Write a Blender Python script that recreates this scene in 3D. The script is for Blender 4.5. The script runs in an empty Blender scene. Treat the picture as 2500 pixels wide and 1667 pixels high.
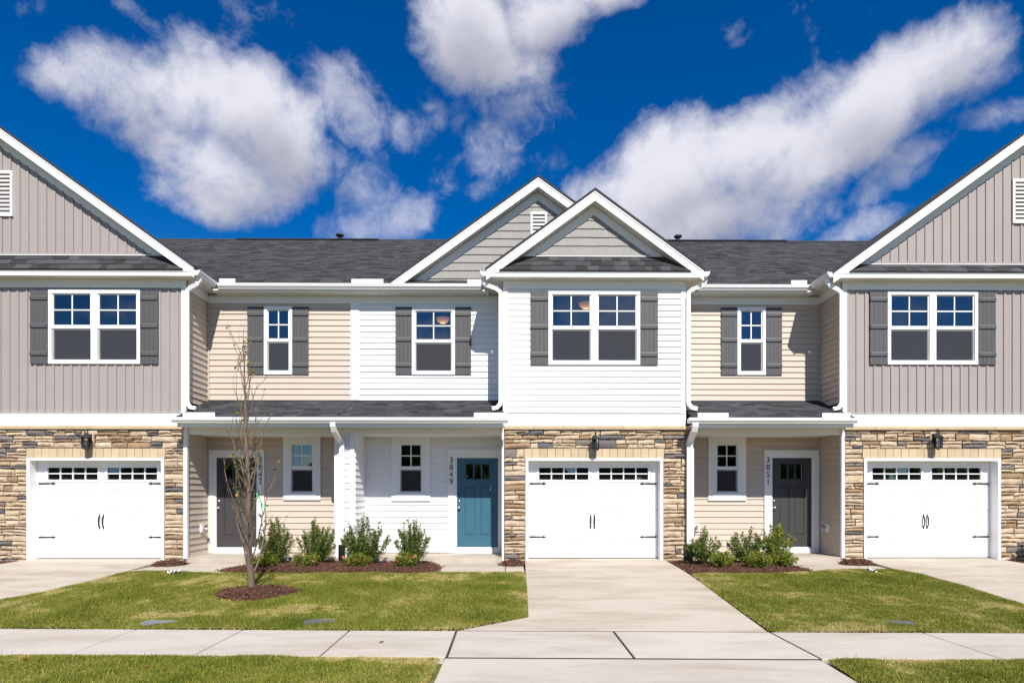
import bpy, math, random
import numpy as np
from mathutils import Vector, Matrix
R = math.radians
rng = random.Random(7)
nr = np.random.default_rng(11)
scene = bpy.context.scene
col = scene.collection

# ------------------------------------------------------------------ camera, light, exposure
cam_d = bpy.data.cameras.new('camera'); cam = bpy.data.objects.new('camera', cam_d); col.objects.link(cam)
cam.location = (0, 0, 1.383); cam.rotation_euler = (R(90), 0, R(-0.5))
cam_d.sensor_width = 36; cam_d.lens = 22.752; cam_d.shift_y = 0.1494
cam_d.clip_start = 0.1; cam_d.clip_end = 3000
scene.camera = cam
SUN_AZ, SUN_EL = 166.0, 45.0          # azimuth clockwise from +Y, elevation
sun_d = bpy.data.lights.new('sun', 'SUN'); sun_d.energy = 4.3; sun_d.angle = R(0.53); sun_d.color = (1, 0.955, 0.88)
sun = bpy.data.objects.new('sun', sun_d); col.objects.link(sun); sun.location = (6, -20, 30)
sd = Vector((math.sin(R(SUN_AZ)) * math.cos(R(SUN_EL)), math.cos(R(SUN_AZ)) * math.cos(R(SUN_EL)), math.sin(R(SUN_EL))))
sun.rotation_euler = sd.to_track_quat('Z', 'Y').to_euler()
vs = scene.view_settings
vs.view_transform = 'Standard'; vs.look = 'None'; vs.gamma = 1; vs.use_curve_mapping = False; vs.exposure = 0.62
scene.cycles.max_bounces = 6; scene.cycles.diffuse_bounces = 4; scene.cycles.glossy_bounces = 3; scene.cycles.transparent_max_bounces = 12
scene.cycles.caustics_reflective = False; scene.cycles.caustics_refractive = False

# ------------------------------------------------------------------ node helpers
class NT:
    def __init__(s, tree): s.t = tree; s.n = tree.nodes; s.l = tree.links
    def new(s, kind, **kw):
        nd = s.n.new(kind)
        for k, v in kw.items(): setattr(nd, k, v)
        return nd
    def put(s, sock, v):
        if hasattr(v, 'bl_idname') and hasattr(v, 'is_output'): s.l.new(v, sock)
        elif v is not None: sock.default_value = v
    def math(s, op, a, b=None, c=None, clamp=False):
        nd = s.new('ShaderNodeMath', operation=op); nd.use_clamp = clamp
        for i, v in enumerate((a, b, c)): s.put(nd.inputs[i], v)
        return nd.outputs[0]
    def mixc(s, f, a, b, mode='MIX'):
        nd = s.new('ShaderNodeMix', data_type='RGBA', blend_type=mode)
        s.put(nd.inputs[0], f); s.put(nd.inputs[6], a); s.put(nd.inputs[7], b)
        return nd.outputs[2]
    def maprange(s, v, a, b, c=0.0, d=1.0, smooth=False):
        nd = s.new('ShaderNodeMapRange'); nd.interpolation_type = 'SMOOTHSTEP' if smooth else 'LINEAR'
        s.put(nd.inputs[0], v)
        for i, q in enumerate((a, b, c, d)): s.put(nd.inputs[i + 1], q)
        return nd.outputs[0]
    def noise(s, vec, scale, detail=3, rough=0.55, dist=0.0):
        nd = s.new('ShaderNodeTexNoise'); s.put(nd.inputs['Vector'], vec)
        nd.inputs['Scale'].default_value = scale; nd.inputs['Detail'].default_value = detail
        nd.inputs['Roughness'].default_value = rough; nd.inputs['Distortion'].default_value = dist
        return nd.outputs[0]
    def ramp(s, f, stops, interp='LINEAR'):
        nd = s.new('ShaderNodeValToRGB'); s.put(nd.inputs[0], f); cr = nd.color_ramp; cr.interpolation = interp
        while len(cr.elements) < len(stops): cr.elements.new(0.5)
        for e, (p, c) in zip(cr.elements, stops): e.position = p; e.color = (*c, 1)
        return nd.outputs[0]

# ------------------------------------------------------------------ sky with clouds (world, by direction)
def px_dir(px, py):
    t = (px - 1250) / 1580; u = (1207 - py) / 1580
    return math.degrees(math.atan(t)) + 0.5, math.degrees(math.atan(u / math.sqrt(1 + t * t)))
CLOUDS = [  # centre azimuth/elevation (degrees), half sizes (degrees), tilt, weight
]
for px, py, rx, ry, tilt, w in [
    (400, 240, 275, 118, -6, 1.0), (210, 215, 120, 66, -12, .88), (600, 295, 215, 125, 20, 1.05), (570, 410, 210, 130, 0, 1.0), (660, 350, 170, 130, 0, 1.0), (420, 330, 170, 90, 25, .85), (540, 500, 140, 55, 0, .75),
    (860, 270, 160, 100, 25, .5), (960, 310, 140, 80, 15, .42), (880, 410, 120, 130, 0, .36), (1050, 290, 60, 90, 10, .3), (880, 550, 150, 70, -8, .45), (1010, 500, 120, 60, -30, .4), (360, 60, 120, 40, 20, .28),
    (1150, 95, 170, 120, 15, 1.0), (1330, 40, 170, 90, -12, 1.0), (1230, 170, 170, 80, 0, .78), (1470, 5, 110, 45, -5, .7), (1260, 240, 180, 110, -5, .5), (1200, 360, 130, 120, 20, .5), (1080, 420, 100, 70, -40, .42), (1180, 460, 70, 90, 0, .3),
    (2310, 170, 170, 120, -25, 1.0), (2120, 280, 240, 130, -20, 1.05), (1870, 400, 270, 145, -20, 1.05), (1620, 455, 195, 150, -15, 1.05), (1500, 520, 150, 120, 0, .9), (1730, 530, 280, 110, 0, 1.0), (1850, 560, 120, 60, 0, .7),
    (2090, 570, 200, 50, -8, .46), (2200, 420, 160, 60, -25, .4), (2440, 280, 130, 50, 10, .4), (1340, 400, 90, 60, -30, .3),
    (985, 780, 150, 110, -30, .59), (1430, 860, 150, 90, 20, .59), (300, 800, 140, 50, 0, .4), (2130, 770, 170, 50, -10, .4), (700, 960, 170, 50, 0, .45), (1800, 920, 170, 60, 10, .45)]:
    a, e = px_dir(px, py)
    k = math.degrees(1 / 1580) * math.cos(R(a)) ** 1.5 * math.cos(R(e))
    CLOUDS.append((a, e, rx * k, ry * k * 0.97, tilt, w))
CLOUD_LIT, CLOUD_DIM = (6.6, 6.6, 7.3, 1), (3.3, 3.4, 4.2, 1)
world = bpy.data.worlds.new('World'); scene.world = world; world.use_nodes = True
def build_cloud_group():
    g = bpy.data.node_groups.new('cloud_field', 'ShaderNodeTree')
    g.interface.new_socket('Vector', in_out='INPUT', socket_type='NodeSocketVector')
    g.interface.new_socket('Density', in_out='OUTPUT', socket_type='NodeSocketFloat')
    g.interface.new_socket('Above', in_out='OUTPUT', socket_type='NodeSocketFloat')
    g.interface.new_socket('Veil', in_out='OUTPUT', socket_type='NodeSocketFloat')
    N = NT(g); gi = N.new('NodeGroupInput'); go = N.new('NodeGroupOutput')
    vec = gi.outputs[0]
    # billowy warp of the lookup direction
    nz = N.new('ShaderNodeTexNoise'); N.put(nz.inputs['Vector'], vec); nz.inputs['Scale'].default_value = 7; nz.inputs['Detail'].default_value = 4; nz.inputs['Roughness'].default_value = .55
    sb = N.new('ShaderNodeVectorMath', operation='SUBTRACT'); N.put(sb.inputs[0], nz.outputs[1]); sb.inputs[1].default_value = (.5, .5, .5)
    sc_ = N.new('ShaderNodeVectorMath', operation='SCALE'); N.put(sc_.inputs[0], sb.outputs[0]); sc_.inputs['Scale'].default_value = .06
    ad = N.new('ShaderNodeVectorMath', operation='ADD'); N.put(ad.inputs[0], vec); N.put(ad.inputs[1], sc_.outputs[0])
    nm = N.new('ShaderNodeVectorMath', operation='NORMALIZE'); N.put(nm.inputs[0], ad.outputs[0])
    sep = N.new('ShaderNodeSeparateXYZ'); N.put(sep.inputs[0], nm.outputs[0])
    az = N.math('MULTIPLY', N.math('ARCTAN2', sep.outputs[0], sep.outputs[1]), 180 / math.pi)
    az = N.math('SUBTRACT', N.math('PINGPONG', N.math('ADD', az, 45.0), 90.0), 45.0)
    el = N.math('MULTIPLY', N.math('ARCSINE', sep.outputs[2]), 180 / math.pi)
    F = U = Vl = None
    for (a, e, rx, ry, tilt, w) in CLOUDS:
        c, s = math.cos(R(-tilt)), math.sin(R(-tilt))
        dx = N.math('SUBTRACT', az, a); dy = N.math('SUBTRACT', el, e)
        p = N.math('ADD', N.math('MULTIPLY', dx, c / rx), N.math('MULTIPLY', dy, s / rx))
        q = N.math('ADD', N.math('MULTIPLY', dx, -s / ry), N.math('MULTIPLY', dy, c / ry))
        d2 = N.math('ADD', N.math('MULTIPLY', p, p), N.math('MULTIPLY', q, q))
        f = N.math('MULTIPLY_ADD', d2, -.62 * (w ** .5), w)
        if w < .6:
            Vl = f if Vl is None else N.math('SMOOTH_MAX', Vl, f, .1); continue
        F = f if F is None else N.math('SMOOTH_MAX', F, f, .15)
        u = N.math('MULTIPLY_ADD', N.math('ADD', N.math('MULTIPLY', p, s), N.math('MULTIPLY', q, c)), -.55 * w, f)
        U = u if U is None else N.math('SMOOTH_MAX', U, u, .25)
    # broad unseen cloud high up, its cover raised to add neutral fill light
    hi = N.math('MULTIPLY', N.maprange(N.noise(vec, 2.6, 3, .5), .36, .58), N.maprange(el, 38, 50))
    F = N.math('MAXIMUM', F, N.math('SUBTRACT', hi, .1))
    U = N.math('SUBTRACT', U, N.math('MULTIPLY', F, .8))
    n1 = N.noise(vec, 8.5, 9, .63, .2)
    n2 = N.noise(vec, 24, 6, .62, .8)
    F = N.math('ADD', F, N.math('MULTIPLY', N.math('SUBTRACT', n1, .50), 2.3))
    F = N.math('ADD', F, N.math('MULTIPLY', N.math('SUBTRACT', n2, .5), .45))
    wisp = N.math('ADD', N.math('MULTIPLY', N.math('SUBTRACT', n2, .5), .9), N.math('MULTIPLY', N.math('SUBTRACT', n1, .53), 1.5))
    Vl = N.math('ADD', Vl, wisp)
    N.l.new(F, go.inputs[0]); N.l.new(U, go.inputs[1]); N.l.new(Vl, go.inputs[2])
    return g
def build_world():
    N = NT(world.node_tree); N.n.clear()
    out = N.new('ShaderNodeOutputWorld'); bg = N.new('ShaderNodeBackground'); N.l.new(bg.outputs[0], out.inputs[0])
    sky = N.new('ShaderNodeTexSky', sky_type='NISHITA'); sky.sun_disc = False
    sky.sun_elevation = R(SUN_EL); sky.sun_rotation = R(SUN_AZ); sky.altitude = 300; sky.air_density = 1.0; sky.dust_density = 0.15; sky.ozone_density = 4.0
    grp = build_cloud_group()
    tc = N.new('ShaderNodeTexCoord')
    g1 = N.new('ShaderNodeGroup'); g1.node_tree = grp; N.l.new(tc.outputs['Generated'], g1.inputs[0])
    d1, up = g1.outputs[0], g1.outputs[1]
    alpha = N.math('POWER', N.maprange(d1, .10, 1.05, 0, 1, True), .85)
    alpha = N.math('MAXIMUM', alpha, N.math('MULTIPLY', N.maprange(g1.outputs[2], -.02, .75, 0, 1, True), .62))
    soft = N.noise(tc.outputs['Generated'], 6, 5, .55)
    dark = N.maprange(N.math('ADD', up, N.math('MULTIPLY', N.math('SUBTRACT', soft, .5), 1.2)), -.05, .72, 0, 1, True)
    cloudc = N.mixc(dark, CLOUD_LIT, CLOUD_DIM)
    deep = N.new('ShaderNodeHueSaturation'); deep.inputs['Hue'].default_value = .511; deep.inputs['Saturation'].default_value = 1.43; deep.inputs['Value'].default_value = .90
    N.l.new(sky.outputs[0], deep.inputs['Color'])
    N.put(bg.inputs[0], N.mixc(alpha, deep.outputs[0], cloudc)); bg.inputs[1].default_value = .08
build_world(); world.cycles.sampling_method = 'NONE'

# ------------------------------------------------------------------ materials
MATS = {}
def pmat(name, color, rough=.6, var=.06, scale=3.0, bump=0.0, bscale=60.0, rnd=0.0, stretch=None, spec=.4, tone=None, metal=0.0):
    """one procedural surface: base colour with slow noise, optional per-piece variation and fine relief"""
    m = bpy.data.materials.new(name); m.use_nodes = True; N = NT(m.node_tree); b = N.n['Principled BSDF']
    tc = N.new('ShaderNodeTexCoord'); vec = tc.outputs['Object']
    if stretch:
        mp = N.new('ShaderNodeMapping'); N.l.new(vec, mp.inputs[0]); mp.inputs['Scale'].default_value = stretch; vec = mp.outputs[0]
    f = N.maprange(N.noise(vec, scale, 5, .6), .25, .75, 1 - var, 1 + var)
    if rnd:
        oi = N.new('ShaderNodeObjectInfo'); f = N.math('MULTIPLY', f, N.maprange(oi.outputs['Random'], 0, 1, 1 - rnd, 1 + rnd))
    if tone:
        at = N.new('ShaderNodeAttribute'); at.attribute_name = 'tone'; f = N.math('MULTIPLY', f, N.maprange(at.outputs['Fac'], 0, 1, tone[0], tone[1]))
    cc = N.new('ShaderNodeCombineColor')
    for i in range(3): N.put(cc.inputs[i], N.math('MULTIPLY', f, color[i]))
    N.l.new(cc.outputs[0], b.inputs['Base Color'])
    b.inputs['Roughness'].default_value = rough; b.inputs['Specular IOR Level'].default_value = spec; b.inputs['Metallic'].default_value = metal
    if bump:
        bp = N.new('ShaderNodeBump'); bp.inputs['Strength'].default_value = bump; bp.inputs['Distance'].default_value = .01
        N.put(bp.inputs['Height'], N.noise(vec, bscale, 4, .6)); N.l.new(bp.outputs[0], b.inputs['Normal'])
    MATS[name] = m; return m
pmat('white_trim', (.80, .80, .80), .45, .015, 1.5)
pmat('white_vinyl', (.78, .78, .785), .5, .02, 2, rnd=.01)
pmat('white_metal', (.80, .80, .80), .3, .015, 2)
pmat('soffit_vinyl', (.68, .66, .61), .5, .02)
pmat('beige_vinyl', (.53, .447, .374), .5, .03, 2, rnd=.02)
pmat('taupe_vinyl', (.325, .285, .272), .5, .03, 2, rnd=.015)
pmat('grey_shake', (.285, .272, .258), .7, .10, 14, .25, 40, rnd=.05, stretch=(4, 4, .4))
pmat('shutter_grey', (.082, .080, .083), .55, .06, 6, .1, 60, rnd=.05, stretch=(6, 6, .5))
pmat('shingle', (.036, .036, .041), .9, .25, 9, .5, 220, tone=(.4, 1.85))
pmat('shingle_piece', (.043, .042, .046), .9, .2, 9, .5, 220, rnd=.55)
pmat('shingle_plain', (.038, .038, .042), .9, .3, 12, .5, 200)
pmat('header_stone', (.50, .385, .255), .85, .10, 7, .35, 35, rnd=.08)
pmat('shaded_mortar', (.20, .155, .105), .95, .2, 9, .5, 60)  # mortar backing, darkened to put the shadow of the gaps into its colour
pmat('garage_white', (.82, .82, .83), .38, .012, 1.5)
pmat('black_iron', (.018, .017, .018), .45, .1, 20, spec=.5)
pmat('door_blue', (.040, .122, .178), .4, .03, 3)
pmat('door_charcoal', (.050, .048, .050), .4, .03, 3)
pmat('nickel', (.62, .60, .56), .25, .03, 3, metal=1.0)
pmat('room_shade', (.16, .16, .165), .8, .05, 2)  # darker than real walls: indoor shade put into the colour
pmat('garage_shade', (.07, .07, .07), .8, .1, 2)  # shade of the unlit garage as a flat dark colour
pmat('dirt', (.16, .12, .08), 1, .3, 5, .5, 30)
pmat('asphalt', (.05, .05, .052), .95, .2, 4, .5, 90)
pmat('mulch', (.085, .042, .028), 1, .35, 20, 1.0, 70)
pmat('mulch_chip', (.105, .045, .028), .95, .2, 9, tone=(.35, 1.9))
pmat('bark', (.165, .122, .09), .9, .25, 22, .6, 70, stretch=(3, 3, .6))
pmat('joint_filler', (.035, .03, .026), 1, .3, 20)
pmat('twig', (.10, .075, .05), .9, .2, 20)
pmat('plastic_black', (.015, .015, .016), .5, .1, 9)
pmat('cover_grey', (.10, .105, .115), .8, .25, 12, .3, 60)
pmat('cover_pale', (.20, .20, .205), .85, .55, 9, .3, 60)
pmat('paper', (.82, .82, .84), .8, .03, 20, .3, 60)
pmat('ribbon_green', (.05, .62, .16), .6, .1, 9)
pmat('dry_leaf', (.24, .085, .03), .8, .3, 20)
pmat('flower', (.72, .18, .13), .7, .2, 9)
pmat('screen_frame', (.55, .55, .56), .5, .03, 4)
pmat('plug_grey', (.25, .25, .26), .5, .1, 9)

def leaf_mat(name, c0, c1, c2):
    m = bpy.data.materials.new(name); m.use_nodes = True; N = NT(m.node_tree); b = N.n['Principled BSDF']
    at = N.new('ShaderNodeAttribute'); at.attribute_name = 'tone'
    c = N.ramp(at.outputs['Fac'], [(0, c0), (.55, c1), (1, c2)])
    N.put(b.inputs['Base Color'], c); b.inputs['Roughness'].default_value = .55; b.inputs['Specular IOR Level'].default_value = .15
    tr = N.new('ShaderNodeBsdfTranslucent'); N.put(tr.inputs[0], c)
    mx = N.new('ShaderNodeMixShader'); mx.inputs[0].default_value = .22; N.l.new(b.outputs[0], mx.inputs[1]); N.l.new(tr.outputs[0], mx.inputs[2])
    N.l.new(mx.outputs[0], N.n['Material Output'].inputs[0]); MATS[name] = m
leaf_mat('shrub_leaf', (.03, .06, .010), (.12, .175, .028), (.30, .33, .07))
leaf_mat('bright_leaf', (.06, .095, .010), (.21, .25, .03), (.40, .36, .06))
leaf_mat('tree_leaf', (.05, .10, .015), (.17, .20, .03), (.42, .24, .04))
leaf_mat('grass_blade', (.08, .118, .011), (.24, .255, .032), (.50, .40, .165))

def stone_mat():
    m = bpy.data.materials.new('ledge_stone'); m.use_nodes = True; N = NT(m.node_tree); b = N.n['Principled BSDF']
    oi = N.new('ShaderNodeObjectInfo'); tc = N.new('ShaderNodeTexCoord')
    base = N.ramp(oi.outputs['Random'], [(0, (.50, .39, .27)), (.16, (.40, .295, .19)), (.28, (.55, .435, .31)), (.42, (.30, .20, .115)), (.50, (.48, .37, .26)), (.62, (.42, .325, .23)),
                                         (.72, (.27, .175, .098)), (.78, (.51, .39, .27)), (.87, (.105, .105, .118)), (.94, (.17, .15, .14))], 'CONSTANT')
    n = N.noise(tc.outputs['Object'], 9, 6, .65); n2 = N.noise(tc.outputs['Object'], 3.3, 3, .5)
    c = N.mixc(N.maprange(n, .45, .75, 0, .55), base, (.26, .18, .11, 1))
    c = N.mixc(N.maprange(n2, .55, .8, 0, .35), c, (.19, .18, .18, 1))
    hs = N.new('ShaderNodeHueSaturation'); N.put(hs.inputs['Color'], c); N.put(hs.inputs['Value'], N.maprange(n, .2, .8, 1.25, .85))
    N.l.new(hs.outputs[0], b.inputs['Base Color']); b.inputs['Roughness'].default_value = .9
    bp = N.new('ShaderNodeBump'); bp.inputs['Strength'].default_value = .7; bp.inputs['Distance'].default_value = .015
    N.put(bp.inputs['Height'], N.noise(tc.outputs['Object'], 26, 6, .65)); N.l.new(bp.outputs[0], b.inputs['Normal'])
    MATS['ledge_stone'] = m
stone_mat()
def concrete_mat(name, col0, col1):
    m = bpy.data.materials.new(name); m.use_nodes = True; N = NT(m.node_tree); b = N.n['Principled BSDF']
    tc = N.new('ShaderNodeTexCoord'); mp = N.new('ShaderNodeMapping'); N.l.new(tc.outputs['Object'], mp.inputs[0]); mp.inputs['Scale'].default_value = (.55, 1.7, 1)
    a = N.noise(mp.outputs[0], 1.1, 9, .68, .3); s = N.noise(tc.outputs['Object'], 55, 3, .6)
    mp2 = N.new('ShaderNodeMapping'); N.l.new(tc.outputs['Object'], mp2.inputs[0]); mp2.inputs['Scale'].default_value = (3, 60, 1)
    br = N.noise(mp2.outputs[0], 1.0, 3, .6)
    oi = N.new('ShaderNodeObjectInfo')
    c = N.mixc(N.maprange(a, .44, .70, 0, .72), (*col0, 1), (*col1, 1))
    hs = N.new('ShaderNodeHueSaturation'); N.put(hs.inputs['Color'], c)
    v = N.math('MULTIPLY', N.maprange(s, .3, .7, .93, 1.07), N.maprange(br, .3, .7, .95, 1.05)); v = N.math('MULTIPLY', v, N.maprange(oi.outputs['Random'], 0, 1, .96, 1.03))
    N.put(hs.inputs['Value'], v); N.l.new(hs.outputs[0], b.inputs['Base Color']); b.inputs['Roughness'].default_value = .88; b.inputs['Specular IOR Level'].default_value = .25
    bp = N.new('ShaderNodeBump'); bp.inputs['Strength'].default_value = .25; bp.inputs['Distance'].default_value = .004
    N.put(bp.inputs['Height'], N.math('ADD', s, br)); N.l.new(bp.outputs[0], b.inputs['Normal'])
    MATS[name] = m
concrete_mat('concrete', (.462, .408, .345), (.265, .21, .145))
concrete_mat('concrete_walk', (.475, .432, .385), (.335, .285, .225))
def soil_mat():
    m = bpy.data.materials.new('turf_soil'); m.use_nodes = True; N = NT(m.node_tree); b = N.n['Principled BSDF']
    tc = N.new('ShaderNodeTexCoord'); n = N.noise(tc.outputs['Object'], 1.6, 6, .6); n2 = N.noise(tc.outputs['Object'], 30, 4, .6)
    c = N.mixc(N.maprange(n, .45, .7), (.13, .15, .03, 1), (.27, .22, .10, 1)); c = N.mixc(N.maprange(n2, .35, .7, 0, .6), c, (.08, .09, .025, 1))
    N.put(b.inputs['Base Color'], c); b.inputs['Roughness'].default_value = 1; b.inputs['Specular IOR Level'].default_value = .1
    bp = N.new('ShaderNodeBump'); bp.inputs['Strength'].default_value = .6; bp.inputs['Distance'].default_value = .03; N.put(bp.inputs['Height'], n2); N.l.new(bp.outputs[0], b.inputs['Normal'])
    MATS['turf_soil'] = m
soil_mat()
def glass_mat(name, tint, fac):
    m = bpy.data.materials.new(name); m.use_nodes = True; N = NT(m.node_tree); N.n.remove(N.n['Principled BSDF'])
    tr = N.new('ShaderNodeBsdfTransparent'); tr.inputs[0].default_value = (*tint, 1)
    gl = N.new('ShaderNodeBsdfGlossy'); gl.inputs['Roughness'].default_value = .0; gl.inputs[0].default_value = (.92, .96, 1, 1)
    lw = N.new('ShaderNodeLayerWeight'); lw.inputs[0].default_value = .25
    bp = N.new('ShaderNodeBump'); bp.inputs['Strength'].default_value = .04; bp.inputs['Distance'].default_value = .02
    tc = N.new('ShaderNodeTexCoord'); N.put(bp.inputs['Height'], N.noise(tc.outputs['Object'], 2.2, 1, .4)); N.l.new(bp.outputs[0], gl.inputs['Normal'])
    mx = N.new('ShaderNodeMixShader'); N.put(mx.inputs[0], N.math('MAXIMUM', lw.outputs['Fresnel'], fac)); N.l.new(tr.outputs[0], mx.inputs[1]); N.l.new(gl.outputs[0], mx.inputs[2])
    N.l.new(mx.outputs[0], N.n['Material Output'].inputs[0]); MATS[name] = m
glass_mat('window_glass', (.58, .64, .66), .125)
glass_mat('lantern_glass', (.85, .85, .83), .05)
glass_mat('door_glass', (.5, .5, .5), .24)
def screen_mat():
    m = bpy.data.materials.new('insect_screen'); m.use_nodes = True; N = NT(m.node_tree); N.n.remove(N.n['Principled BSDF'])
    tr = N.new('ShaderNodeBsdfTransparent'); df = N.new('ShaderNodeBsdfDiffuse'); df.inputs[0].default_value = (.075, .075, .08, 1)
    mx = N.new('ShaderNodeMixShader'); mx.inputs[0].default_value = .40; N.l.new(tr.outputs[0], mx.inputs[1]); N.l.new(df.outputs[0], mx.inputs[2])
    N.l.new(mx.outputs[0], N.n['Material Output'].inputs[0]); MATS['insect_screen'] = m
screen_mat()
def emit_mat(name, color, strength):
    m = bpy.data.materials.new(name); m.use_nodes = True; N = NT(m.node_tree); b = N.n['Principled BSDF']
    b.inputs['Base Color'].default_value = (*color, 1); b.inputs['Emission Color'].default_value = (*color, 1); b.inputs['Emission Strength'].default_value = strength; MATS[name] = m
def bowl_mat():
    m = bpy.data.materials.new('lamp_bowl'); m.use_nodes = True; N = NT(m.node_tree); b = N.n['Principled BSDF']; b.inputs['Base Color'].default_value = (.6, .45, .28, 1)
    tc = N.new('ShaderNodeTexCoord'); ln = N.new('ShaderNodeVectorMath', operation='LENGTH'); mp = N.new('ShaderNodeMapping'); mp.inputs['Scale'].default_value = (1, 1, .6); N.l.new(tc.outputs['Object'], mp.inputs[0]); N.l.new(mp.outputs[0], ln.inputs[0])
    f = N.maprange(ln.outputs['Value'], .04, .15); b.inputs['Emission Strength'].default_value = 1.0      # the bulb sits over the middle of the bowl
    N.put(b.inputs['Emission Color'], N.ramp(f, [(0, (4.2, 2.3, .85)), (.45, (1.7, .72, .2)), (1, (.5, .2, .06))])); MATS['lamp_bowl'] = m
bowl_mat()
emit_mat('lamp_core', (1, .8, .5), 5.0)

# ------------------------------------------------------------------ mesh helpers
class MB:
    def __init__(s): s.v = []; s.f = []
    def add(s, vs_, fs):
        o = len(s.v); s.v += [tuple(p) for p in vs_]; s.f += [tuple(i + o for i in q) for q in fs]; return s
    def box(s, x0, x1, y0, y1, z0, z1):
        return s.add([(x0, y0, z0), (x1, y0, z0), (x1, y1, z0), (x0, y1, z0), (x0, y0, z1), (x1, y0, z1), (x1, y1, z1), (x0, y1, z1)],
                     [(0, 3, 2, 1), (4, 5, 6, 7), (0, 1, 5, 4), (1, 2, 6, 5), (2, 3, 7, 6), (3, 0, 4, 7)])
    def prism(s, poly, axis, a0, a1):
        """poly: list of 2-D points in the two other axes (kept in x,y,z order), extruded along axis"""
        n = len(poly); vs_ = []
        for a in (a0, a1):
            for (p, q) in poly:
                vs_.append((a, p, q) if axis == 'x' else (p, a, q) if axis == 'y' else (p, q, a))
        fs = [tuple(range(n))[::-1], tuple(range(n, 2 * n))] + [(i, (i + 1) % n, n + (i + 1) % n, n + i) for i in range(n)]
        return s.add(vs_, fs)
    def tube(s, pts, rad, n=6, closed=False):
        pts = [Vector(p) for p in pts]; m = len(pts); o = len(s.v)
        rad = rad if isinstance(rad, (list, tuple)) else [rad] * m
        t0 = (pts[1] - pts[0]).normalized(); ref = Vector((0, 0, 1)) if abs(t0.z) < .9 else Vector((1, 0, 0))
        u = t0.cross(ref).normalized()
        for i, p in enumerate(pts):
            t = (pts[min(i + 1, m - 1)] - pts[max(i - 1, 0)]).normalized()
            u = (u - t * u.dot(t)).normalized(); w = t.cross(u)
            for k in range(n):
                a = 2 * math.pi * k / n; s.v.append(tuple(p + (u * math.cos(a) + w * math.sin(a)) * rad[i]))
        for i in range(m - 1):
            for k in range(n):
                s.f.append((o + i * n + k, o + i * n + (k + 1) % n, o + (i + 1) * n + (k + 1) % n, o + (i + 1) * n + k))
        s.f.append(tuple(o + k for k in range(n))[::-1]); s.f.append(tuple(o + (m - 1) * n + k for k in range(n))); return s
    def duct(s, pts, w, d):
        """rectangular downspout: w across, d deep, path bends in any vertical plane"""
        pts = [Vector(p) for p in pts]; m = len(pts); o = len(s.v); u = None
        for i, p in enumerate(pts):
            t = (pts[min(i + 1, m - 1)] - pts[max(i - 1, 0)]).normalized()
            if u is None: u = Vector((1, 0, 0)) if abs(t.x) < .75 else Vector((0, 0, 1))
            u = (u - t * u.dot(t)).normalized(); q = t.cross(u)
            for (a, b) in ((-1, -1), (1, -1), (1, 1), (-1, 1)): s.v.append(tuple(p + u * a * w / 2 + q * b * d / 2))
        for i in range(m - 1):
            for k in range(4): s.f.append((o + i * 4 + k, o + i * 4 + (k + 1) % 4, o + i * 4 + 4 + (k + 1) % 4, o + i * 4 + 4 + k))
        s.f.append((o + 3, o + 2, o + 1, o)); e = o + (m - 1) * 4; s.f.append((e, e + 1, e + 2, e + 3)); return s
    def lathe(s, prof, c=(0, 0, 0), n=16):
        o = len(s.v)
        for (r, z) in prof:
            for k in range(n):
                a = 2 * math.pi * (k + .5) / n; s.v.append((c[0] + r * math.cos(a), c[1] + r * math.sin(a), c[2] + z))
        for i in range(len(prof) - 1):
            for k in range(n): s.f.append((o + i * n + k, o + i * n + (k + 1) % n, o + (i + 1) * n + (k + 1) % n, o + (i + 1) * n + k))
        s.f.append(tuple(o + k for k in range(n))[::-1]); s.f.append(tuple(o + (len(prof) - 1) * n + k for k in range(n))); return s
    def mesh(s, name, mat):
        me = bpy.data.meshes.new(name); me.from_pydata(s.v, [], s.f); me.materials.append(MATS[mat]); me.update(); return me

BASE = {}
def link(name, data, parent=None):
    o = bpy.data.objects.new(name, data); col.objects.link(o)
    if parent is not None:
        o.parent = parent
        if parent.name in BASE: o.location = tuple(-c for c in parent.location)      # parts of a thing keep world coordinates
    return o
def part(name, mb, mat, parent=None, smooth=False):
    me = mb.mesh(name, mat)
    if smooth:
        for p in me.polygons: p.use_smooth = True
    return link(name, me, parent)
def tag(o, label, cat, group=None):
    o['label'] = label; o['category'] = cat
    if group: o['group'] = group
    return o
def thing(name, label, cat, loc=(0, 0, 0), group=None, world_parts=False):
    o = link(name, None); o.location = loc; o.empty_display_size = .2
    if world_parts: BASE[o.name] = True
    return tag(o, label, cat, group)
def struct(o, kind='structure'): o['kind'] = kind; return o
def arrays_mesh(name, verts, faces, mat, tone=None, dom='FACE'):
    """verts (n,3), faces (m,k) numpy -> mesh, quickly"""
    me = bpy.data.meshes.new(name); m, k = faces.shape
    me.vertices.add(len(verts)); me.vertices.foreach_set('co', np.asarray(verts, np.float32).ravel())
    me.loops.add(m * k); me.loops.foreach_set('vertex_index', faces.astype(np.int32).ravel())
    me.polygons.add(m); me.polygons.foreach_set('loop_start', np.arange(0, m * k, k, dtype=np.int32))
    if tone is not None:
        at = me.attributes.new('tone', 'FLOAT', dom); at.data.foreach_set('value', np.asarray(tone, np.float32))
    me.materials.append(MATS[mat]); me.update(calc_edges=True); return me
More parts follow.
